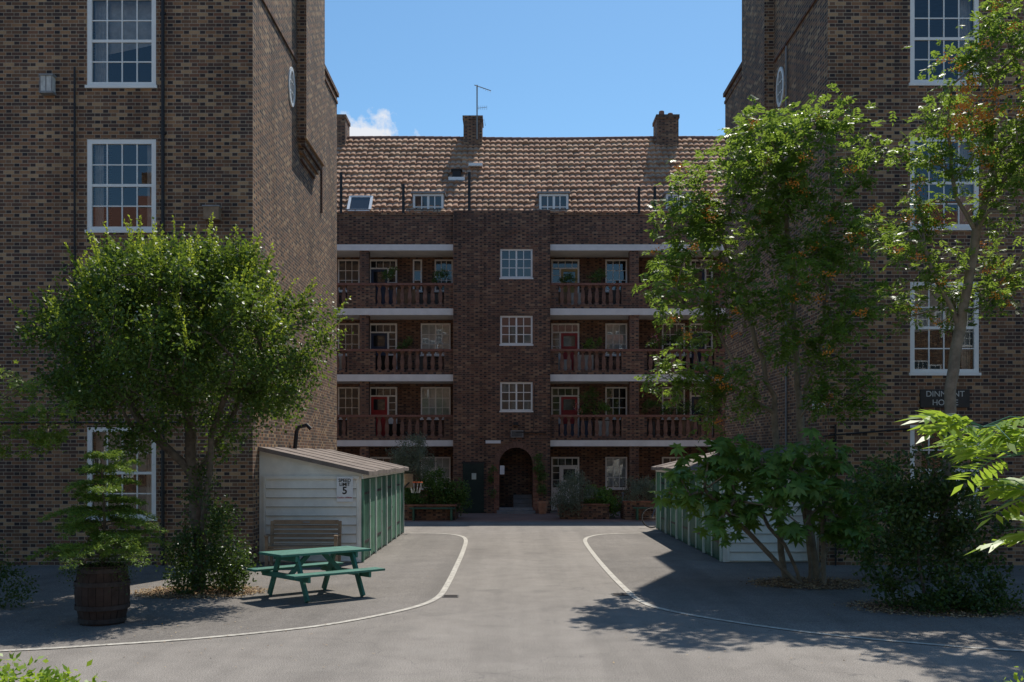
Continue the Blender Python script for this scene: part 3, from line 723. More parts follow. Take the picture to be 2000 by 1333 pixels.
# ------------------------------------------------------------------ garages
def garage(name,xin,xw,ya,yb,side,units):
    root=empty(name); s=1 if side<0 else -1
    zl,zh=1.93,2.42
    mb=MB(); 
    x0,x1=min(xin,xw),max(xin,xw)
    def roofz(x,o=0): t=(x-xw)/(xin-xw); return zh+(zl-zh)*t+o
    mb.poly([(x0,ya,0.01),(x1,ya,0.01),(x1,ya,roofz(x1)),(x0,ya,roofz(x0))],m_shed)
    mb.poly([(x0,yb,0.01),(x1,yb,0.01),(x1,yb,roofz(x1)),(x0,yb,roofz(x0))],m_shed)
    d0,d1=x0+.14,x1-.1
    mb.box(d0-.05,d0,ya-.03,ya-.002,.02,1.80,m_shed); mb.box(d1,d1+.05,ya-.03,ya-.002,.02,1.80,m_shed); mb.box(d0-.05,d1+.05,ya-.045,ya-.002,1.801,1.86,m_shed)
    nb=9; H=1.75/nb
    for i in range(nb):
        z=.04+i*H; mb.poly([(d0+.005,ya-.040,z),(d1-.005,ya-.040,z),(d1-.005,ya-.006,z+H-.018),(d0+.005,ya-.006,z+H-.018)],m_shed)
        mb.poly([(d0+.005,ya-.040,z),(d1-.005,ya-.040,z),(d1-.005,ya-.004,z-.010),(d0+.005,ya-.004,z-.010)],m_mesh)
    mb.make('end_wall',root)
    r=MB(); ov=.18; xo=xin+s*ov; nseg=14
    ys=np.linspace(ya-.12,yb+.12,nseg+1); top=[];
    for y in ys:
        j=random.uniform(-.015,.015)
        top.append(((xw,y,zh+.07+j*.3),(xo,y,roofz(xo)+.07+j)))
    for i in range(nseg):
        (a,b),(c,d)=top[i],top[i+1]; r.poly([a,b,d,c],m_felt)
        r.poly([b,d,(d[0],d[1],d[2]-.09),(b[0],b[1],b[2]-.09)],m_felt)
        r.poly([(a[0],a[1],a[2]-.05),(b[0],b[1],b[2]-.09),(d[0],d[1],d[2]-.09),(c[0],c[1],c[2]-.05)],m_wood)
    for y in (ya-.12,yb+.12):
        k=top[0] if y<ya else top[-1]
        r.poly([k[0],k[1],(k[1][0],y,k[1][2]-.09),(k[0][0],y,k[0][2]-.09)],m_felt)
    r.box(min(xin+s*.01,xin+s*.05),max(xin+s*.01,xin+s*.05),ya-.05,yb+.05,zl-.13,zl+.0,m_shed)
    for y in np.linspace(ya+1,yb-1,5): r.beam((xw,y,zh+.075),(xo,y,roofz(xo)+.075),.05,.012,m_felt)
    r.make('felt_roof',root)
    d=MB(); 
    d.poly([(xin,ya,0.01),(xin,yb,0.01),(xin,yb,zl),(xin,ya,zl)],m_green)
    L=(yb-ya)/units
    def bx(o0,o1,a,b,e,f_,m):
        d.box(min(xin+s*o0,xin+s*o1),max(xin+s*o0,xin+s*o1),a,b,e,f_,m)
    for u in range(units):
        ys_=ya+u*L
        bx(.002,.05,ys_+.01,ys_+.12,.02,zl-.14,m_mint if u>0 or side>0 else m_green2)
        n=12; w=(L-.17)/n
        for i in range(n):
            a=ys_+.14+i*w; mt=[m_green,m_green2][(u+(i//6))%2]
            bx(.004,.022+random.uniform(0,.006),a,a+w-.012,.05+random.uniform(0,.04),zl-.15,mt)
        bx(.028,.045,ys_+.14+6*w-.04,ys_+.14+6*w+.03,.04,zl-.16,m_mint)
        for zz in (.4,1.45): bx(.028,.036,ys_+.15,ys_+.14+5.5*w,zz,zz+.05,m_black)
        bx(.028,.05,ys_+.14+6*w+.05,ys_+.14+6*w+.1,.9,.96,m_black)
    bx(.002,.05,yb-.03,yb,.02,zl-.14,m_mint)
    d.make('garage_doors',root)
    return root
gl_=garage('lock_up_garages',-3.23,-5.415,21.95,30.2,-1,4)
gr_=garage('lock_up_garages',4.53,6.595,22.0,31.9,1,5)
ss=empty('speed_limit_sign',(-3.57,21.9,1.58))
mb=MB(); mb.box(-3.75,-3.40,21.885,21.905,1.31,1.84,m_sign); mb.make('sign_plate',ss,.003)
R0=(math.pi/2,0,0)
text('SPEED',.098,(-3.575,21.882,1.765),R0,m_blacktext,ss,bold=.002); text('LIMIT',.098,(-3.575,21.882,1.68),R0,m_blacktext,ss,bold=.002)
text('5',.22,(-3.575,21.882,1.545),R0,m_blacktext,ss,bold=.004); text('Caution children',.048,(-3.575,21.882,1.40),R0,m_redtext,ss,bold=.0008)
bh=empty('basketball_hoop',(-2.9,30.5,1.5)); mb=MB()
mb.torus((-2.88,30.62,1.5),.2,.014,m_orange,'z'); mb.box(-3.2,-2.95,30.38,30.41,1.35,1.75,m_wood); mb.beam((-3.0,30.4,1.5),(-2.88,30.45,1.5),.04,.03,m_orange); mb.beam((-3.25,30.3,1.3),(-3.05,30.39,1.5),.04,.04,m_black)
for i in range(10):
    t=2*math.pi*i/10; mb.tube([(-2.88+.2*math.cos(t),30.62+.2*math.sin(t),1.5),(-2.88+.12*math.cos(t+.3),30.62+.12*math.sin(t+.3),1.18)],.004,m_sign,4)
mb.make('hoop_and_net',bh)

# ------------------------------------------------------------------ picnic table
pt=empty('picnic_table',(-3.2,16.72,0)); mb=MB()
A=math.radians(42); Rz=Matrix.Rotation(A,3,'Z'); T=(-3.2,16.72,0)
Lh=.84
for i in range(5): mb.box(-Lh,Lh,-.36+i*.146,-.36+i*.146+.136,.715,.755,m_table,Rz,T)
for s in (-1,1):
    for i in range(2):
        a=s*.62+(-.14 if i==0 else .005); mb.box(-Lh,Lh,a,a+.135,.42,.458,m_table,Rz,T)
for sx in (-.56,.56):
    mb.box(sx-.022,sx+.022,-.35,.35,.625,.714,m_table,Rz,T)
    mb.box(sx-.022,sx+.022,-.74,.74,.33,.419,m_table,Rz,T)
    o=.046 if sx<0 else -.046
    for s in (-1,1):
        p=Rz@Vector((sx+o,s*.26,.70)); q=Rz@Vector((sx+o,s*.60,.0))
        mb.beam((p.x+T[0],p.y+T[1],p.z),(q.x+T[0],q.y+T[1],q.z+.02),.045,.1,m_table,up=Rz@Vector((0,1,0.2)))
    p=Rz@Vector((sx*.85,0,.38)); q=Rz@Vector((sx*.25,0,.70)); mb.beam((p.x+T[0],p.y+T[1],p.z),(q.x+T[0],q.y+T[1],q.z),.04,.08,m_table)
mb.make('table_and_benches',pt,.006)
bn=empty('park_bench',(-4.3,21.2,0)); mb=MB(); x0,x1=-5.05,-3.57
for i in range(5): mb.box(x0+.05,x1-.05,20.93+i*.085,21.0+i*.085,.41,.44,m_wood)
for x in (x0,x1):
    xa=x if x==x0 else x-.065
    mb.box(xa,xa+.065,20.9,20.965,.005,.64,m_wood); mb.beam((xa+.0325,21.33,0.005),(xa+.0325,21.45,.93),.065,.065,m_wood)
    mb.box(xa-.005,xa+.07,20.86,21.4,.64,.67,m_wood); mb.box(xa+.01,xa+.055,20.966,21.33,.33,.40,m_wood)
mb.box(x0+.06,x1-.06,21.42,21.46,.86,.95,m_wood); mb.box(x0+.06,x1-.06,21.37,21.4,.5,.56,m_wood)
for i in range(3): mb.box(x0+.06,x1-.06,21.385+i*.012,21.41+i*.012,.59+i*.09,.655+i*.09,m_wood)
mb.box(x0+.05,x1-.05,20.91,20.94,.33,.40,m_wood)
mb.box(-4.37,-4.23,21.412,21.419,.89,.92,m_lead)
mb.make('teak_slats',bn,.004)
# ------------------------------------------------------------------ barrel + conifer
bx_,by_=-5.62,14.05
br=empty('barrel_planter',(bx_,by_,0)); mb=MB()
n=22
prof=[(.285,.005),(.32,.15),(.35,.3),(.36,.42),(.35,.55),(.325,.7),(.30,.8),(.27,.8),(.26,.72)]
for k in range(n):
    t0=2*math.pi*(k+.03)/n;t1=2*math.pi*(k+.97)/n; dr=random.uniform(-.003,.004)
    for i in range(len(prof)-1):
        (r0,a0),(r1,a1)=prof[i],prof[i+1]
        mb.poly([(bx_+(r0+dr)*math.cos(t0),by_+(r0+dr)*math.sin(t0),a0),(bx_+(r0+dr)*math.cos(t1),by_+(r0+dr)*math.sin(t1),a0),(bx_+(r1+dr)*math.cos(t1),by_+(r1+dr)*math.sin(t1),a1),(bx_+(r1+dr)*math.cos(t0),by_+(r1+dr)*math.sin(t0),a1)],m_oak)
mb.lathe(bx_,by_,[(.28,.004),(.345,.3),(.353,.42),(.345,.55),(.29,.79)],m_dark,22)
for z,r in ((.06,.306),(.24,.350),(.56,.356),(.74,.322)): mb.lathe(bx_,by_,[(r,z-.03),(r+.008,z-.03),(r+.008,z+.03),(r,z+.03)],m_iron,28)
mb.lathe(bx_,by_,[(.27,.73),(.01,.75)],m_soil,20)
mb.make('staves_and_hoops',br)
ct=empty('small_conifer_tree',(bx_,by_,.7)); 
V=[];Vb=MB(); Vb.tube([(bx_,by_,.7),(bx_+.03,by_,1.4),(bx_-.03,by_,2.38)],[.03,.022,.006],m_bark,7)
for wz in (1.0,1.16,1.32,1.55,1.68,1.92,2.08,2.27):
    n=random.randint(4,6); Rw=1.0*(1-(wz-.95)/1.75)+.06; ph=random.random()*6
    for b in range(n):
        az=ph+2*math.pi*b/n+random.uniform(-.4,.4); L=Rw*random.uniform(.5,1.2); rise=random.uniform(-.12,.28)
        d=np.array([math.cos(az),math.sin(az),0]); base=np.array([bx_,by_,wz+random.uniform(-.08,.08)])
        ends=[]
        for t in np.linspace(0,1,6): ends.append(base+d*L*t+np.array([0,0,.12*L*math.sin(t*2.2)-.2*L*t*t+rise*t*L]))
        Vb.tube([tuple(e) for e in ends],[.009,.008,.007,.006,.004,.003],m_bark,5)
        side=np.array([-d[1],d[0],0])
        for t in np.linspace(.2,1,9):
            i=min(4,int(t*5)); c=ends[i]+(ends[i+1]-ends[i])*(t*5-i) if i<5 else ends[5]
            for sgn in (-1,1):
                sl_=L*.40*(1.1-t)*random.uniform(.7,1.2)+.06; dd=nrm(d*.7+side*sgn+np.array([0,0,random.uniform(-.2,.12)]))
                m_=max(4,int(sl_/.018)); tt=rng.uniform(0,1,m_*5)[:,None]
                C=c+dd*sl_*tt+rng.normal(size=(m_*5,3))*.012
                D=nrm(dd+rng.normal(size=(m_*5,3))*.6); N=np.tile([[0,0,1.]],(m_*5,1))+rng.normal(size=(m_*5,3))*.5
                V.append(leaves(C,D,N,np.full(m_*5,.045),np.full(m_*5,.014)))
Vb.make('trunk_and_branches',ct)
leaf_obj('needles',np.concatenate(V),L5,ct)
P=blob_pts([(bx_,by_,.85,.42),(bx_+.3,by_-.1,.75,.25),(bx_-.25,by_-.15,.8,.25)],260)
leaf_obj('trailing_foliage',simple_leaves(P,28,.06,.035,.02),L4,ct)

# ------------------------------------------------------------------ trees
lt=empty('clipped_privet_tree',(-5.3,17.3,0))
TY=17.3
def crown_pts(n,c,r,shell):
    d=rdir(n); d[:,2]=np.where(d[:,2]<-.75,-d[:,2],d[:,2])
    rr=rng.uniform(shell,1,(n,1))
    ang=np.arctan2(d[:,1],d[:,0]); bumpf=1+.08*np.sin(3*ang+1)+.08*np.sin(7*ang+d[:,2]*5)+.08*np.sin(9*d[:,2]+2*ang)
    return np.array(c)+d*rr*np.array(r)*bumpf[:,None]
att=np.concatenate([crown_pts(400,(-5.62,TY,4.2),(2.3,2.0,1.55),.72),crown_pts(100,(-5.6,TY,4.1),(1.7,1.5,1.3),.2),
    blob_pts([(-6.9,TY,3.2,.6),(-4.3,TY-.2,3.2,.6),(-5.6,TY-.4,2.9,.55),(-7.5,TY,3.7,.5),(-3.7,TY,3.6,.5),(-6.3,TY-.3,2.7,.45),(-4.9,TY-.3,2.65,.4)],34)])
nodes,par,R,tips=skeleton([[(-5.3,TY,0),(-5.28,TY,1.0),(-5.35,TY,1.9)],[(-5.35,TY,1.9,'join'),(-6.1,TY-.1,2.7),(-6.7,TY-.1,3.5)],[(-5.35,TY,1.9,'join'),(-4.8,TY,2.8),(-4.4,TY+.1,3.7)],[(-5.35,TY,1.9,'join'),(-5.5,TY+.1,3.0),(-5.5,TY+.1,4.2)],[(-5.3,TY,.1),(-5.2,TY-.1,.9),(-5.05,TY-.2,2.0),(-4.9,TY-.3,2.9)]],att,.0065,.13,2.1)
limbs('trunk_and_limbs',nodes,par,R,m_bark,lt)
leaf_obj('foliage',simple_leaves(att,110,.13,.078,.048,.35),L1,lt)
top=att[att[:,2]>3.9]; top=top[rng.integers(0,len(top),560)]
out=nrm((top-np.array([-5.62,TY,3.2]))*np.array([1,1,1.3])+rng.normal(size=top.shape)*.25+np.array([0,0,.9]))
V=[]
for p,d in zip(top,out):
    L=random.uniform(.2,.62); k=int(L/.014); tt=np.linspace(0,1,k)[:,None]; C=p+d*L*tt
    D=nrm(d*.8+rng.normal(size=(k,3))*.7); V.append(leaves(C,D,rng.normal(size=(k,3))+np.array([0,0,.6]),rng.uniform(.035,.065,k),rng.uniform(.022,.036,k)))
leaf_obj('young_shoots',np.concatenate(V),L1b,lt)
iv=empty('ivy_shrub',(-5.1,17.2,0))
P=blob_pts([(-5.2,17.15,.55,.55),(-4.8,17.1,.45,.45),(-5.5,17.2,.4,.4),(-5.1,17.2,1.2,.42),(-4.75,17.1,1.0,.35),(-5.25,17.2,1.75,.3),(-5.05,17.15,.2,.6),(-4.6,17.0,.5,.3)],90,.4)
P[:,2]=np.abs(P[:,2])+.03
leaf_obj('foliage',simple_leaves(P,60,.09,.06,.04,.1),L4,iv)

rt=empty('rowan_tree',(5.5,19.0,0))
RY=18.7
bl1=[(4.7,8.5,.6),(5.3,8.3,.65),(5.5,7.7,.8),(4.3,7.8,.6),(3.8,7.3,.7),(3.2,7.0,.5),(5.85,6.7,.7),(4.6,6.8,.8),(3.7,6.3,.65),(3.0,5.9,.6),(5.4,5.7,.8),(6.2,6.0,.4),(3.1,4.8,.55),(4.4,5.4,.75),(4.9,4.5,.65),(5.9,4.7,.6),(3.0,3.85,.55),(3.6,3.3,.45),(4.3,3.6,.6),(5.8,3.6,.6),(5.2,3.2,.4),(6.4,5.2,.4),(2.75,5.3,.4),(2.9,6.5,.4),(4.9,7.5,.5),(3.7,4.9,.4),(6.2,7.3,.4)]
blobs=[(x,RY+random.uniform(-.9,.7),z,r) for x,z,r in bl1]
att=blob_pts(blobs,30,.1,1.3)
nodes,par,R,tips=skeleton([[(5.65,19.0,0),(5.5,19.0,1.2),(5.35,19.0,3),(5.2,18.9,5.1),(4.95,18.9,7.9)],[(5.1,19.1,0),(4.95,19.1,1.5),(4.9,19.1,3.4),(4.3,19.0,5.0),(3.8,18.9,6.6)],[(5.35,19.0,3,'join'),(5.8,19.0,4.8),(5.9,19.0,6.6)]],att,.006,.11,2.0)
limbs('trunk_and_limbs',nodes,par,R,m_bark2,rt)
def rowan_leaf(att,per,sig,rach=.18,L=.085,W=.036):
    C=np.repeat(att,per,0)+rng.normal(size=(len(att)*per,3))*sig; D=rdir(len(C),.15); D[:,2]*=.6
    return pinnate(C,D,rach,4,L,W)
leaf_obj('foliage',rowan_leaf(att,18,.13),L2,rt)
def berries(att,n,name,parent,s=.034):
    P=att[rng.integers(0,len(att),n)]+rng.normal(size=(n,3))*.15+np.array([0,-.28,-.02]); C=np.repeat(P,40,0)+rng.normal(size=(n*40,3))*np.array([.065,.065,.035]); k=len(C)
    leaf_obj(name,leaves(C,rdir(k),rdir(k),np.full(k,s),np.full(k,s)),m_berry,parent)
berries(att,52,'berries',rt)
r2=empty('rowan_tree',(6.8,16,0))
bl2=[(7.5,8.9,.5),(7.05,8.3,.5),(7.9,8.3,.6),(6.6,7.6,.42),(7.7,7.3,.6),(6.3,7.2,.3),(7.1,7.6,.35),(5.9,6.1,.42),(6.35,6.2,.42),(6.4,5.5,.5),(7.6,6.2,.55),(6.2,4.75,.42),(7.25,4.8,.45),(5.75,5.5,.32),(7.8,5.1,.5),(8.4,7,.8),(8.6,5.8,.7),(6.8,5.0,.3),(8.3,8.2,.6),(7.3,6.6,.35),(6.8,6.7,.4),(6.5,7.0,.35)]
blobs=[(x,15.8+random.uniform(-.6,.6),z,r) for x,z,r in bl2]
att=blob_pts(blobs,38,.1,1.3)
nodes,par,R,tips=skeleton([[(6.85,16,0),(6.78,16,1.5),(6.85,16,3.0),(7.05,16,4.6),(7.25,16,5.8)],[(7.25,16,5.8,'join'),(6.9,15.9,6.3),(6.75,15.9,7.4)],[(7.25,16,5.8,'join'),(7.5,16.1,6.6),(7.6,16,8.3)],[(7.0,16,4.3,'join'),(6.6,15.9,5.0),(6.2,15.8,5.9)]],att,.0065,.14,2.0)
limbs('trunk_and_limbs',nodes,par,R,m_bark2,r2)
leaf_obj('foliage',rowan_leaf(att,17,.13,.16,.07,.029),L2,r2)
berries(att,50,'berries',r2,.028)
hot=np.array([(6.75,15.6,7.5),(6.9,15.5,7.35),(7.1,15.5,7.6),(6.6,15.6,7.2),(6.95,15.5,7.75)])
berries(hot,30,'ripe_berries',r2,.03)

fa=empty('fatsia_shrub',(5.2,18.4,0))
bl3=[(3.4,2.0,.5),(3.0,1.75,.35),(4.0,2.15,.5),(4.6,2.2,.5),(5.2,2.05,.55),(5.8,1.9,.55),(3.5,1.5,.5),(4.2,1.6,.5),(4.8,1.5,.55),(5.5,1.4,.5),(6.1,1.4,.5),(3.9,1.15,.35),(6.4,1.9,.35),(2.75,1.9,.2),(5.9,.9,.3)]
blobs=[(x,18.0+random.uniform(-.6,.5),z,r) for x,z,r in bl3]
att=blob_pts(blobs,70,.35,1.1)
nodes,par,R,tips=skeleton([[(5.2,18.4,0),(4.9,18.4,.7),(4.4,18.3,1.4)],[(5.35,18.4,0),(5.3,18.4,.9),(5.2,18.4,1.7)],[(5.5,18.5,0),(5.8,18.5,.8),(6.0,18.4,1.5)],[(5.1,18.2,0),(4.5,18.1,.6),(3.9,18.1,1.2),(3.4,18.1,1.7)],[(5.55,18.2,0),(5.5,18.1,1.6)]],att[::3],.012,.055,2.4,.2)
limbs('stems',nodes,par,R,m_bark2,fa)
def palmate(C,size,mat,name,parent,lobes=8,tilt=.35):
    n=len(C); N=nrm(np.tile([[0,-.5,1.]],(n,1))+rng.normal(size=(n,3))*tilt)
    A_=nrm(np.cross(N,rdir(n))); B_=np.cross(N,A_); V=[]
    s=size*rng.uniform(.6,1.2,n)
    for k in range(lobes):
        t=-2.35+4.7*k/(lobes-1); d=A_*math.cos(t)+B_*math.sin(t)-N*.22
        V.append(leaves(C,d,N,s*(1-.22*abs(t)/2.35),s*.32))
    leaf_obj(name,np.concatenate(V),mat,parent)
C=np.repeat(att,3,0)+rng.normal(size=(len(att)*3,3))*.12
palmate(C,.23,L3,'palmate_leaves',fa,8,.5)
ds=empty('evergreen_shrub',(6.3,15.6,0))
P=blob_pts([(6.1,15.6,1.9,.5),(6.6,15.6,2.1,.5),(5.8,15.6,1.3,.5),(6.4,15.5,1.3,.6),(6.9,15.6,1.5,.5),(5.7,15.5,.6,.45),(6.2,15.4,.5,.6),(6.8,15.4,.4,.55),(7.1,15.5,.9,.5),(5.5,15.5,1.8,.3)],70,.45)
P[:,2]=np.abs(P[:,2])+.03
nodes,par,R,tips=skeleton([[(6.3,15.6,0),(6.2,15.6,1.0),(6.3,15.6,1.8)]],P[::5],.006,.05,2.3,.2)
limbs('stems',nodes,par,R,m_bark,ds)
leaf_obj('foliage',simple_leaves(P,50,.10,.09,.048,.1),L4,ds)
d2=empty('evergreen_shrub',(7.2,18.6,0))
P=blob_pts([(6.9,18.8,1.6,.6),(7.4,18.8,1.0,.7),(6.6,18.9,.7,.5),(7.9,18.8,.6,.6)],70,.45); P[:,2]=np.abs(P[:,2])+.03
leaf_obj('foliage',simple_leaves(P,45,.12,.08,.045,.1),L4,d2)
d3=empty('low_ground_cover',(6.2,15.0,0))
P=blob_pts([(6.4,15.05,.12,.5),(6.9,15.0,.12,.5),(5.9,15.2,.1,.35),(7.2,15.1,.1,.4)],90,.2); P[:,2]=np.abs(P[:,2])*.6+.02
leaf_obj('foliage',simple_leaves(P,30,.08,.06,.04,.1),L4,d3)

mt=empty('japanese_maple_tree',(-8.3,15.2,0))
blobs=[(-7.4,15,3.2,.5),(-7.0,15,2.85,.4),(-6.7,15,2.75,.3),(-7.2,15,2.5,.35),(-8,15.1,3.0,.6),(-8.3,15.2,2.4,.7),(-6.5,15,2.95,.2),(-6.8,15,2.45,.2),(-7.5,15,2.8,.4)]
att=blob_pts(blobs,60,.2)
nodes,par,R,tips=skeleton([[(-8.3,15.2,0),(-8.25,15.2,1.3),(-8.1,15.1,2.2)]],att[::2],.006,.07,2.2)
limbs('trunk_and_limbs',nodes,par,R,m_bark,mt)
C=np.repeat(att,14,0)+rng.normal(size=(len(att)*14,3))*.10*np.array([1,1,.4])
palmate(C,.08,L8,'foliage',mt,5,.5)
lp=empty('low_shrub',(-7.0,15.2,0))
P=blob_pts([(-7.55,15.5,.25,.35),(-8,15.5,.4,.5)],90,.3); P[:,2]=np.abs(P[:,2])+.03
leaf_obj('foliage',simple_leaves(P,40,.07,.06,.035),L4,lp)

fg=empty('stag_horn_sumac_shrub',(2.95,5.0,0)); sv=MB()
stems=[[(2.95,5.0,0),(2.9,5.0,1.2),(2.75,5.0,2.1),(2.35,5.0,2.42)],[(3.0,5.1,0),(2.95,5.1,1.5),(2.8,5.1,2.0),(2.6,5.0,2.15)],[(2.95,5,1.0),(2.75,5,1.5),(2.62,5,1.8)]]
for s_ in stems: sv.tube(s_,[.02,.016,.012,.006][:len(s_)],m_bark2,7)
Cs=[];Ds=[]
for (c,k,sp) in (((2.3,5.0,2.44),10,1.0),((2.45,5.0,2.3),9,1.0),((2.58,5.0,2.1),8,1.0),((2.66,5,1.9),6,.8),((2.75,4.9,2.4),8,1)):
    for i in range(k):
        a=2*math.pi*i/k+random.random()*.6
        Cs.append(c);Ds.append((math.cos(a)*.9-.15,math.sin(a)*.7,random.uniform(-.1,.55)))
Cs=np.array(Cs);Ds=nrm(np.array(Ds))
for c,d in zip(Cs,Ds): sv.tube([tuple(c),tuple(c+d*.15-np.array([0,0,.005])),tuple(c+d*.3-np.array([0,0,.08]))],[.004,.003,.0015],m_green2,5)
sv.make('stems',fg)
leaf_obj('compound_leaves',pinnate(Cs,Ds,.33,9,.115,.034),L6,fg)
b1=empty('golden_privet_shrub',(-2.85,5.6,0))
P=blob_pts([(-2.72,5.7,.88,.25),(-2.95,5.6,.95,.28),(-2.48,5.75,.82,.2),(-3.2,5.6,.92,.35),(-2.8,5.7,.45,.4)],330,.4)
nodes,par,R,tips=skeleton([[(-2.9,5.6,0),(-2.9,5.6,.4)]],P[::6],.004,.02,2.3,.2,1)
limbs('stems',nodes,par,R,m_bark,b1)
leaf_obj('foliage',simple_leaves(P,36,.05,.048,.03,.4),L6,b1)
b2=empty('golden_privet_shrub',(2.85,5.6,0))
P=blob_pts([(2.96,5.6,.92,.26),(3.0,5.6,.45,.3)],170,.5)
leaf_obj('foliage',simple_leaves(P,26,.05,.045,.026,.4),L6,b2)

for nm,cx,cy,rx,ry in (('tree_pit',-5.25,17.2,1.0,.8),('tree_pit',5.35,18.35,1.0,.8),('tree_pit',6.5,15.4,1.3,.9)):
    root=empty(nm,(cx,cy,0)); mb=MB(); n=30
    mb.poly([(cx+rx*.92*math.cos(2*math.pi*i/n)*random.uniform(.93,1.05),cy+ry*.92*math.sin(2*math.pi*i/n)*random.uniform(.93,1.05),.013) for i in range(n)],m_soil)
    mb.make('soil',root); k=2600
    a=rng.uniform(0,6.28,k);r=rng.uniform(0,1.08,k)**.5*(1+rng.exponential(.05,k))
    C=np.stack([cx+rx*r*np.cos(a),cy+ry*r*np.sin(a),rng.uniform(.016,.035,k)],1); D=rdir(k);D[:,2]*=.25
    leaf_obj('leaf_litter',leaves(C,D,np.tile([[0,0,1.]],(k,1))+rng.normal(size=(k,3))*.3,rng.uniform(.03,.07,k),rng.uniform(.015,.035,k)),m_litter,root)
k=2200
C=np.stack([rng.uniform(-9,9,k),rng.uniform(11,22,k),np.full(k,.016)],1)
keep=(np.abs(C[:,0])>rng.uniform(1.0,7,k)); C=C[keep];k=len(C); D=rdir(k);D[:,2]*=.15
root=empty('fallen_leaves'); leaf_obj('leaves',leaves(C,D,np.tile([[0,0,1.]],(k,1)),rng.uniform(.02,.05,k),rng.uniform(.012,.025,k)),m_litter,root)

# ------------------------------------------------------------------ courtyard planting
def planter(x0,x1,y0,y1,h,m):
    mb=MB(); t=.22
    mb.box(x0,x1,y0,y0+t,.006,h,m); mb.box(x0,x1,y1-t,y1,.006,h,m); mb.box(x0,x0+t,y0+t,y1-t,.006,h,m); mb.box(x1-t,x1,y0+t,y1-t,.006,h,m)
    mb.box(x0-.03,x1+.03,y0-.03,y0+t+.03,h,h+.06,m_red); mb.poly([(x0,y0,h-.06),(x1,y0,h-.06),(x1,y1,h-.06),(x0,y1,h-.06)],m_soil)
    mb.make('brick_planter')
planter(1.75,3.5,36.9,38.0,.5,m_brick2); planter(4.0,5.3,36.6,37.8,.62,m_brick2); planter(-3.9,-2.0,36.3,38.2,.5,m_brick2)
for xa,xb,yy in ((-3.6,-2.0,35.95),(4.3,5.6,36.15)):
    mb=MB()
    for i in range(4): mb.box(xa,xb,yy+i*.09,yy+.08+i*.09,.42,.46,m_green)
    for x in (xa+.1,xb-.17): mb.box(x,x+.07,yy+.01,yy+.3,.01,.419,m_green)
    mb.make('green_bench')
def bush(name,blobs,mat,per=60,L=.10,W=.055,dens=110,sig=.09,up=.2):
    root=empty(name,(blobs[0][0],blobs[0][1],0)); P=blob_pts(blobs,dens,.35); P[:,2]=np.maximum(P[:,2],.05)
    leaf_obj('foliage',simple_leaves(P,per,sig,L,W,up),mat,root); return root,P
r_,P=bush('olive_tree',[(-3.65,37.2,2.45,.5),(-3.35,37.2,2.0,.5),(-3.9,37.2,1.9,.45),(-3.5,37.2,2.85,.25),(-3.1,37.3,1.6,.4),(-4.2,37.2,2.3,.3)],L7,50,.11,.03)
mb=MB(); mb.tube([(-3.6,37.2,.4),(-3.55,37.2,1.2),(-3.6,37.2,2.2)],[.06,.05,.03],m_bark); mb.make('trunk',r_)
bush('laurel_shrub',[(-3.2,36.9,.9,.5),(-2.5,36.9,.95,.5),(-2.0,37.0,1.0,.4),(-2.7,36.8,1.35,.4),(-1.9,37,.6,.35),(-3.7,36.8,.8,.4)],L3b)
bush('lavender_shrub',[(2.0,37.0,.9,.45),(2.5,37.0,1.0,.45),(2.3,37.1,1.35,.35),(1.8,36.9,.5,.35),(2.2,36.7,.4,.3)],L7,50,.14,.022,110,.1,.9)
bush('rosemary_shrub',[(4.3,36.9,.95,.4),(4.8,36.9,.95,.45),(5.2,37.0,.85,.35)],L7,50,.14,.022,110,.1,.9)
bush('mixed_flower_bed',[(3.0,37.4,.75,.4),(3.4,37.3,.7,.35),(5.6,37.6,1.0,.5),(3.8,37.6,.5,.35)],L3)
bush('climbing_plant',[(1.15,40.4,1.4,.2),(1.1,40.4,1.8,.22),(1.0,40.45,2.2,.18),(1.2,40.4,.9,.22)],L3b,40,.08,.045,150,.07)
bush('climbing_plant',[(-.75,40.5,.8,.15),(-.8,40.5,1.3,.15),(-.8,40.5,1.8,.15)],L3b,30,.08,.045,150,.06)
for k,(x,z) in enumerate(((3.2,6.75),(3.0,4.2),(6.2,4.2),(5.9,6.9),(-3.0,9.5),(6.9,4.2),(5.7,9.6),(-5.0,9.6),(3.1,4.75),(7.4,6.8),(2.2,9.4),(-4.4,6.75),(6.6,9.5),(5.5,4.3),(7.7,4.2),(3.6,4.15),(6.6,7.1),(3.4,9.5))):
    bush('balcony_plant',[(x,41.3,z,.22),(x+.25,41.35,z+.12,.18),(x-.15,41.3,z-.12,.15)],L3 if k%3==0 else L3b,36,.08,.045,150,.06)
for x,z in ((5.7,7.0),(6.8,6.9),(2.6,4.2),(6.4,4.35)):
    bush('balcony_flowers',[(x,41.05,z,.2)],m_flower,14,.05,.04,130,.06)
for x,y,s in ((1.2,40.2,1),(1.9,39.6,.8),(5.9,38.6,.9)):
    mb=MB(); mb.lathe(x,y,[(.14*s,.01),(.2*s,.42*s),(.23*s,.42*s),(.23*s,.5*s),(.19*s,.5*s),(.19*s,.44*s),(.0,.44*s)],m_terra,18); mb.make('terracotta_pot')
mb=MB(); mb.lathe(3.2,38.6,[(.0,.72),(.42,.72),(.42,.75),(0,.75)],m_lead,20); mb.tube([(3.2,38.6,.01),(3.2,38.6,.72)],.025,m_black)
mb.make('garden_table')
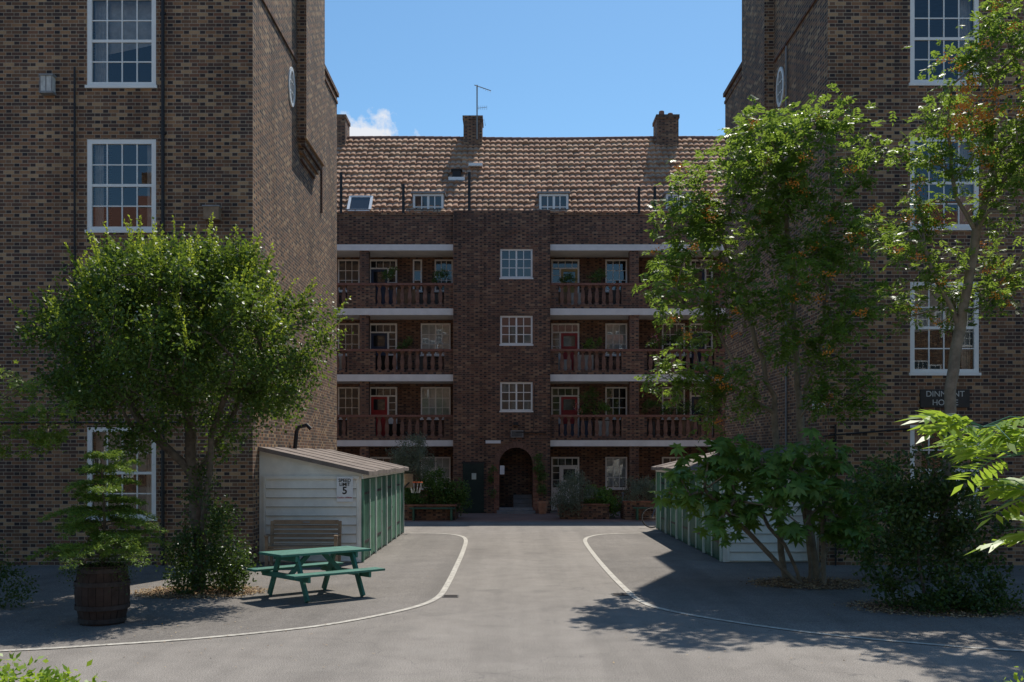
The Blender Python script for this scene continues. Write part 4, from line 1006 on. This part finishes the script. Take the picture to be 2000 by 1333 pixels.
for cx,sg_ in ((2.5,1),(3.95,-1)):
    mb=MB()
    mb.box(cx-.2,cx+.2,38.4,38.8,.43,.46,m_lead)
    for a in (-.19,.19):
        for b in (38.42,38.78): mb.tube([(cx+a,b,.01),(cx+a,b,.43)],.014,m_lead,6)
    xb=cx-sg_*.19
    for b in (38.42,38.54,38.66,38.78): mb.tube([(xb,b,.46),(xb-sg_*.05,b,.88)],.012,m_lead,6)
    mb.box(xb-.07*(sg_>0)-.0,xb+.07*(sg_<0)+.001,38.41,38.79,.86,.9,m_lead); mb.make('garden_chair')
bi=empty('bicycle',(4.7,32.35,0)); mb=MB(); yb=32.35
for x in (4.42,5.45):
    mb.torus((x,yb,.345),.325,.018,m_black,'y')
    mb.torus((x,yb,.345),.30,.008,m_lead,'y',28,5)
    for i in range(14):
        t=math.pi*2*i/14; mb.tube([(x,yb,.345),(x+.3*math.cos(t),yb,.345+.3*math.sin(t))],.002,m_lead,3,False)
for a,b in (((4.42,yb,.345),(4.6,yb,.85)),((4.6,yb,.82),(4.98,yb,.3)),((4.6,yb,.86),(5.12,yb,.86)),((4.98,yb,.3),(5.14,yb,.95)),((4.98,yb,.3),(5.45,yb,.345)),((5.12,yb,.84),(5.45,yb,.345)),((4.6,yb,.85),(4.64,yb,.98))): mb.tube([a,b],.016,m_bluedoor,7)
mb.tube([(4.58,yb-.27,1.0),(4.64,yb-.1,.99),(4.64,yb+.1,.99),(4.58,yb+.27,1.0)],.013,m_black,7); mb.box(5.03,5.28,yb-.06,yb+.06,.95,1.0,m_black)
mb.torus((4.98,yb+.03,.3),.09,.01,m_lead,'y',16,5); mb.beam((4.98,yb+.1,.3),(5.1,yb+.1,.18),.08,.02,m_black)
mb.make('frame_and_wheels',bi)

# ------------------------------------------------------------------ light, sky, camera
el=math.radians(56); az=math.radians(21.5)
S=Vector((math.sin(az)*math.cos(el),math.cos(az)*math.cos(el),math.sin(el)))
sun=bpy.data.lights.new('sun','SUN'); sun.energy=5.0; sun.angle=math.radians(.5); sun.color=(1,.95,.86)
so=bpy.data.objects.new('sun',sun); col.objects.link(so); so.rotation_euler=(-S).to_track_quat('-Z','Y').to_euler(); so.location=(20,40,50)
w=bpy.data.worlds.new('World'); scene.world=w; w.use_nodes=True; nt=w.node_tree; nt.nodes.clear()
out=nt.nodes.new('ShaderNodeOutputWorld'); bg=nt.nodes.new('ShaderNodeBackground'); sky=nt.nodes.new('ShaderNodeTexSky')
sky.sky_type='NISHITA'; sky.sun_disc=False; sky.sun_elevation=el; sky.sun_rotation=az; sky.air_density=1.0; sky.dust_density=.3; sky.ozone_density=1.6
bg.inputs[1].default_value=.15
tc=nt.nodes.new('ShaderNodeTexCoord')
nv=nt.nodes.new('ShaderNodeVectorMath'); nv.operation='NORMALIZE'; nt.links.new(tc.outputs['Generated'],nv.inputs[0])
cd=Vector((-.142,1,.308)).normalized()
sb=nt.nodes.new('ShaderNodeVectorMath'); sb.operation='SUBTRACT'; nt.links.new(nv.outputs[0],sb.inputs[0]); sb.inputs[1].default_value=cd
sc=nt.nodes.new('ShaderNodeVectorMath'); sc.operation='MULTIPLY'; nt.links.new(sb.outputs[0],sc.inputs[0]); sc.inputs[1].default_value=(1/.038,1/.038,1/.02)
ln=nt.nodes.new('ShaderNodeVectorMath'); ln.operation='LENGTH'; nt.links.new(sc.outputs[0],ln.inputs[0])
nz=nt.nodes.new('ShaderNodeTexNoise'); nz.inputs['Scale'].default_value=55; nz.inputs['Detail'].default_value=7; nz.inputs['Roughness'].default_value=.6; nt.links.new(nv.outputs[0],nz.inputs['Vector'])
f=M(nt,'SUBTRACT',M(nt,'MULTIPLY',nz.outputs[0],2.2),ln.outputs['Value'])
mask=ramp(nt,f,[(.0,(0,0,0)),(.45,(1,1,1))])
tint=mixc(nt,1,sky.outputs[0],(.60,.82,.90),'MULTIPLY')
cc=mixc(nt,mask,tint,(5.4,5.6,6.0))
nt.links.new(cc,bg.inputs[0]); nt.links.new(bg.outputs[0],out.inputs[0])
cam=bpy.data.cameras.new('camera'); co=bpy.data.objects.new('camera',cam); col.objects.link(co)
co.location=(0,0,2.3); co.rotation_euler=(math.pi/2,0,0); cam.sensor_width=36; cam.lens=36; cam.shift_y=.1118; cam.clip_end=2000
scene.camera=co
scene.view_settings.view_transform='Standard'; scene.view_settings.look='None'; scene.view_settings.exposure=0
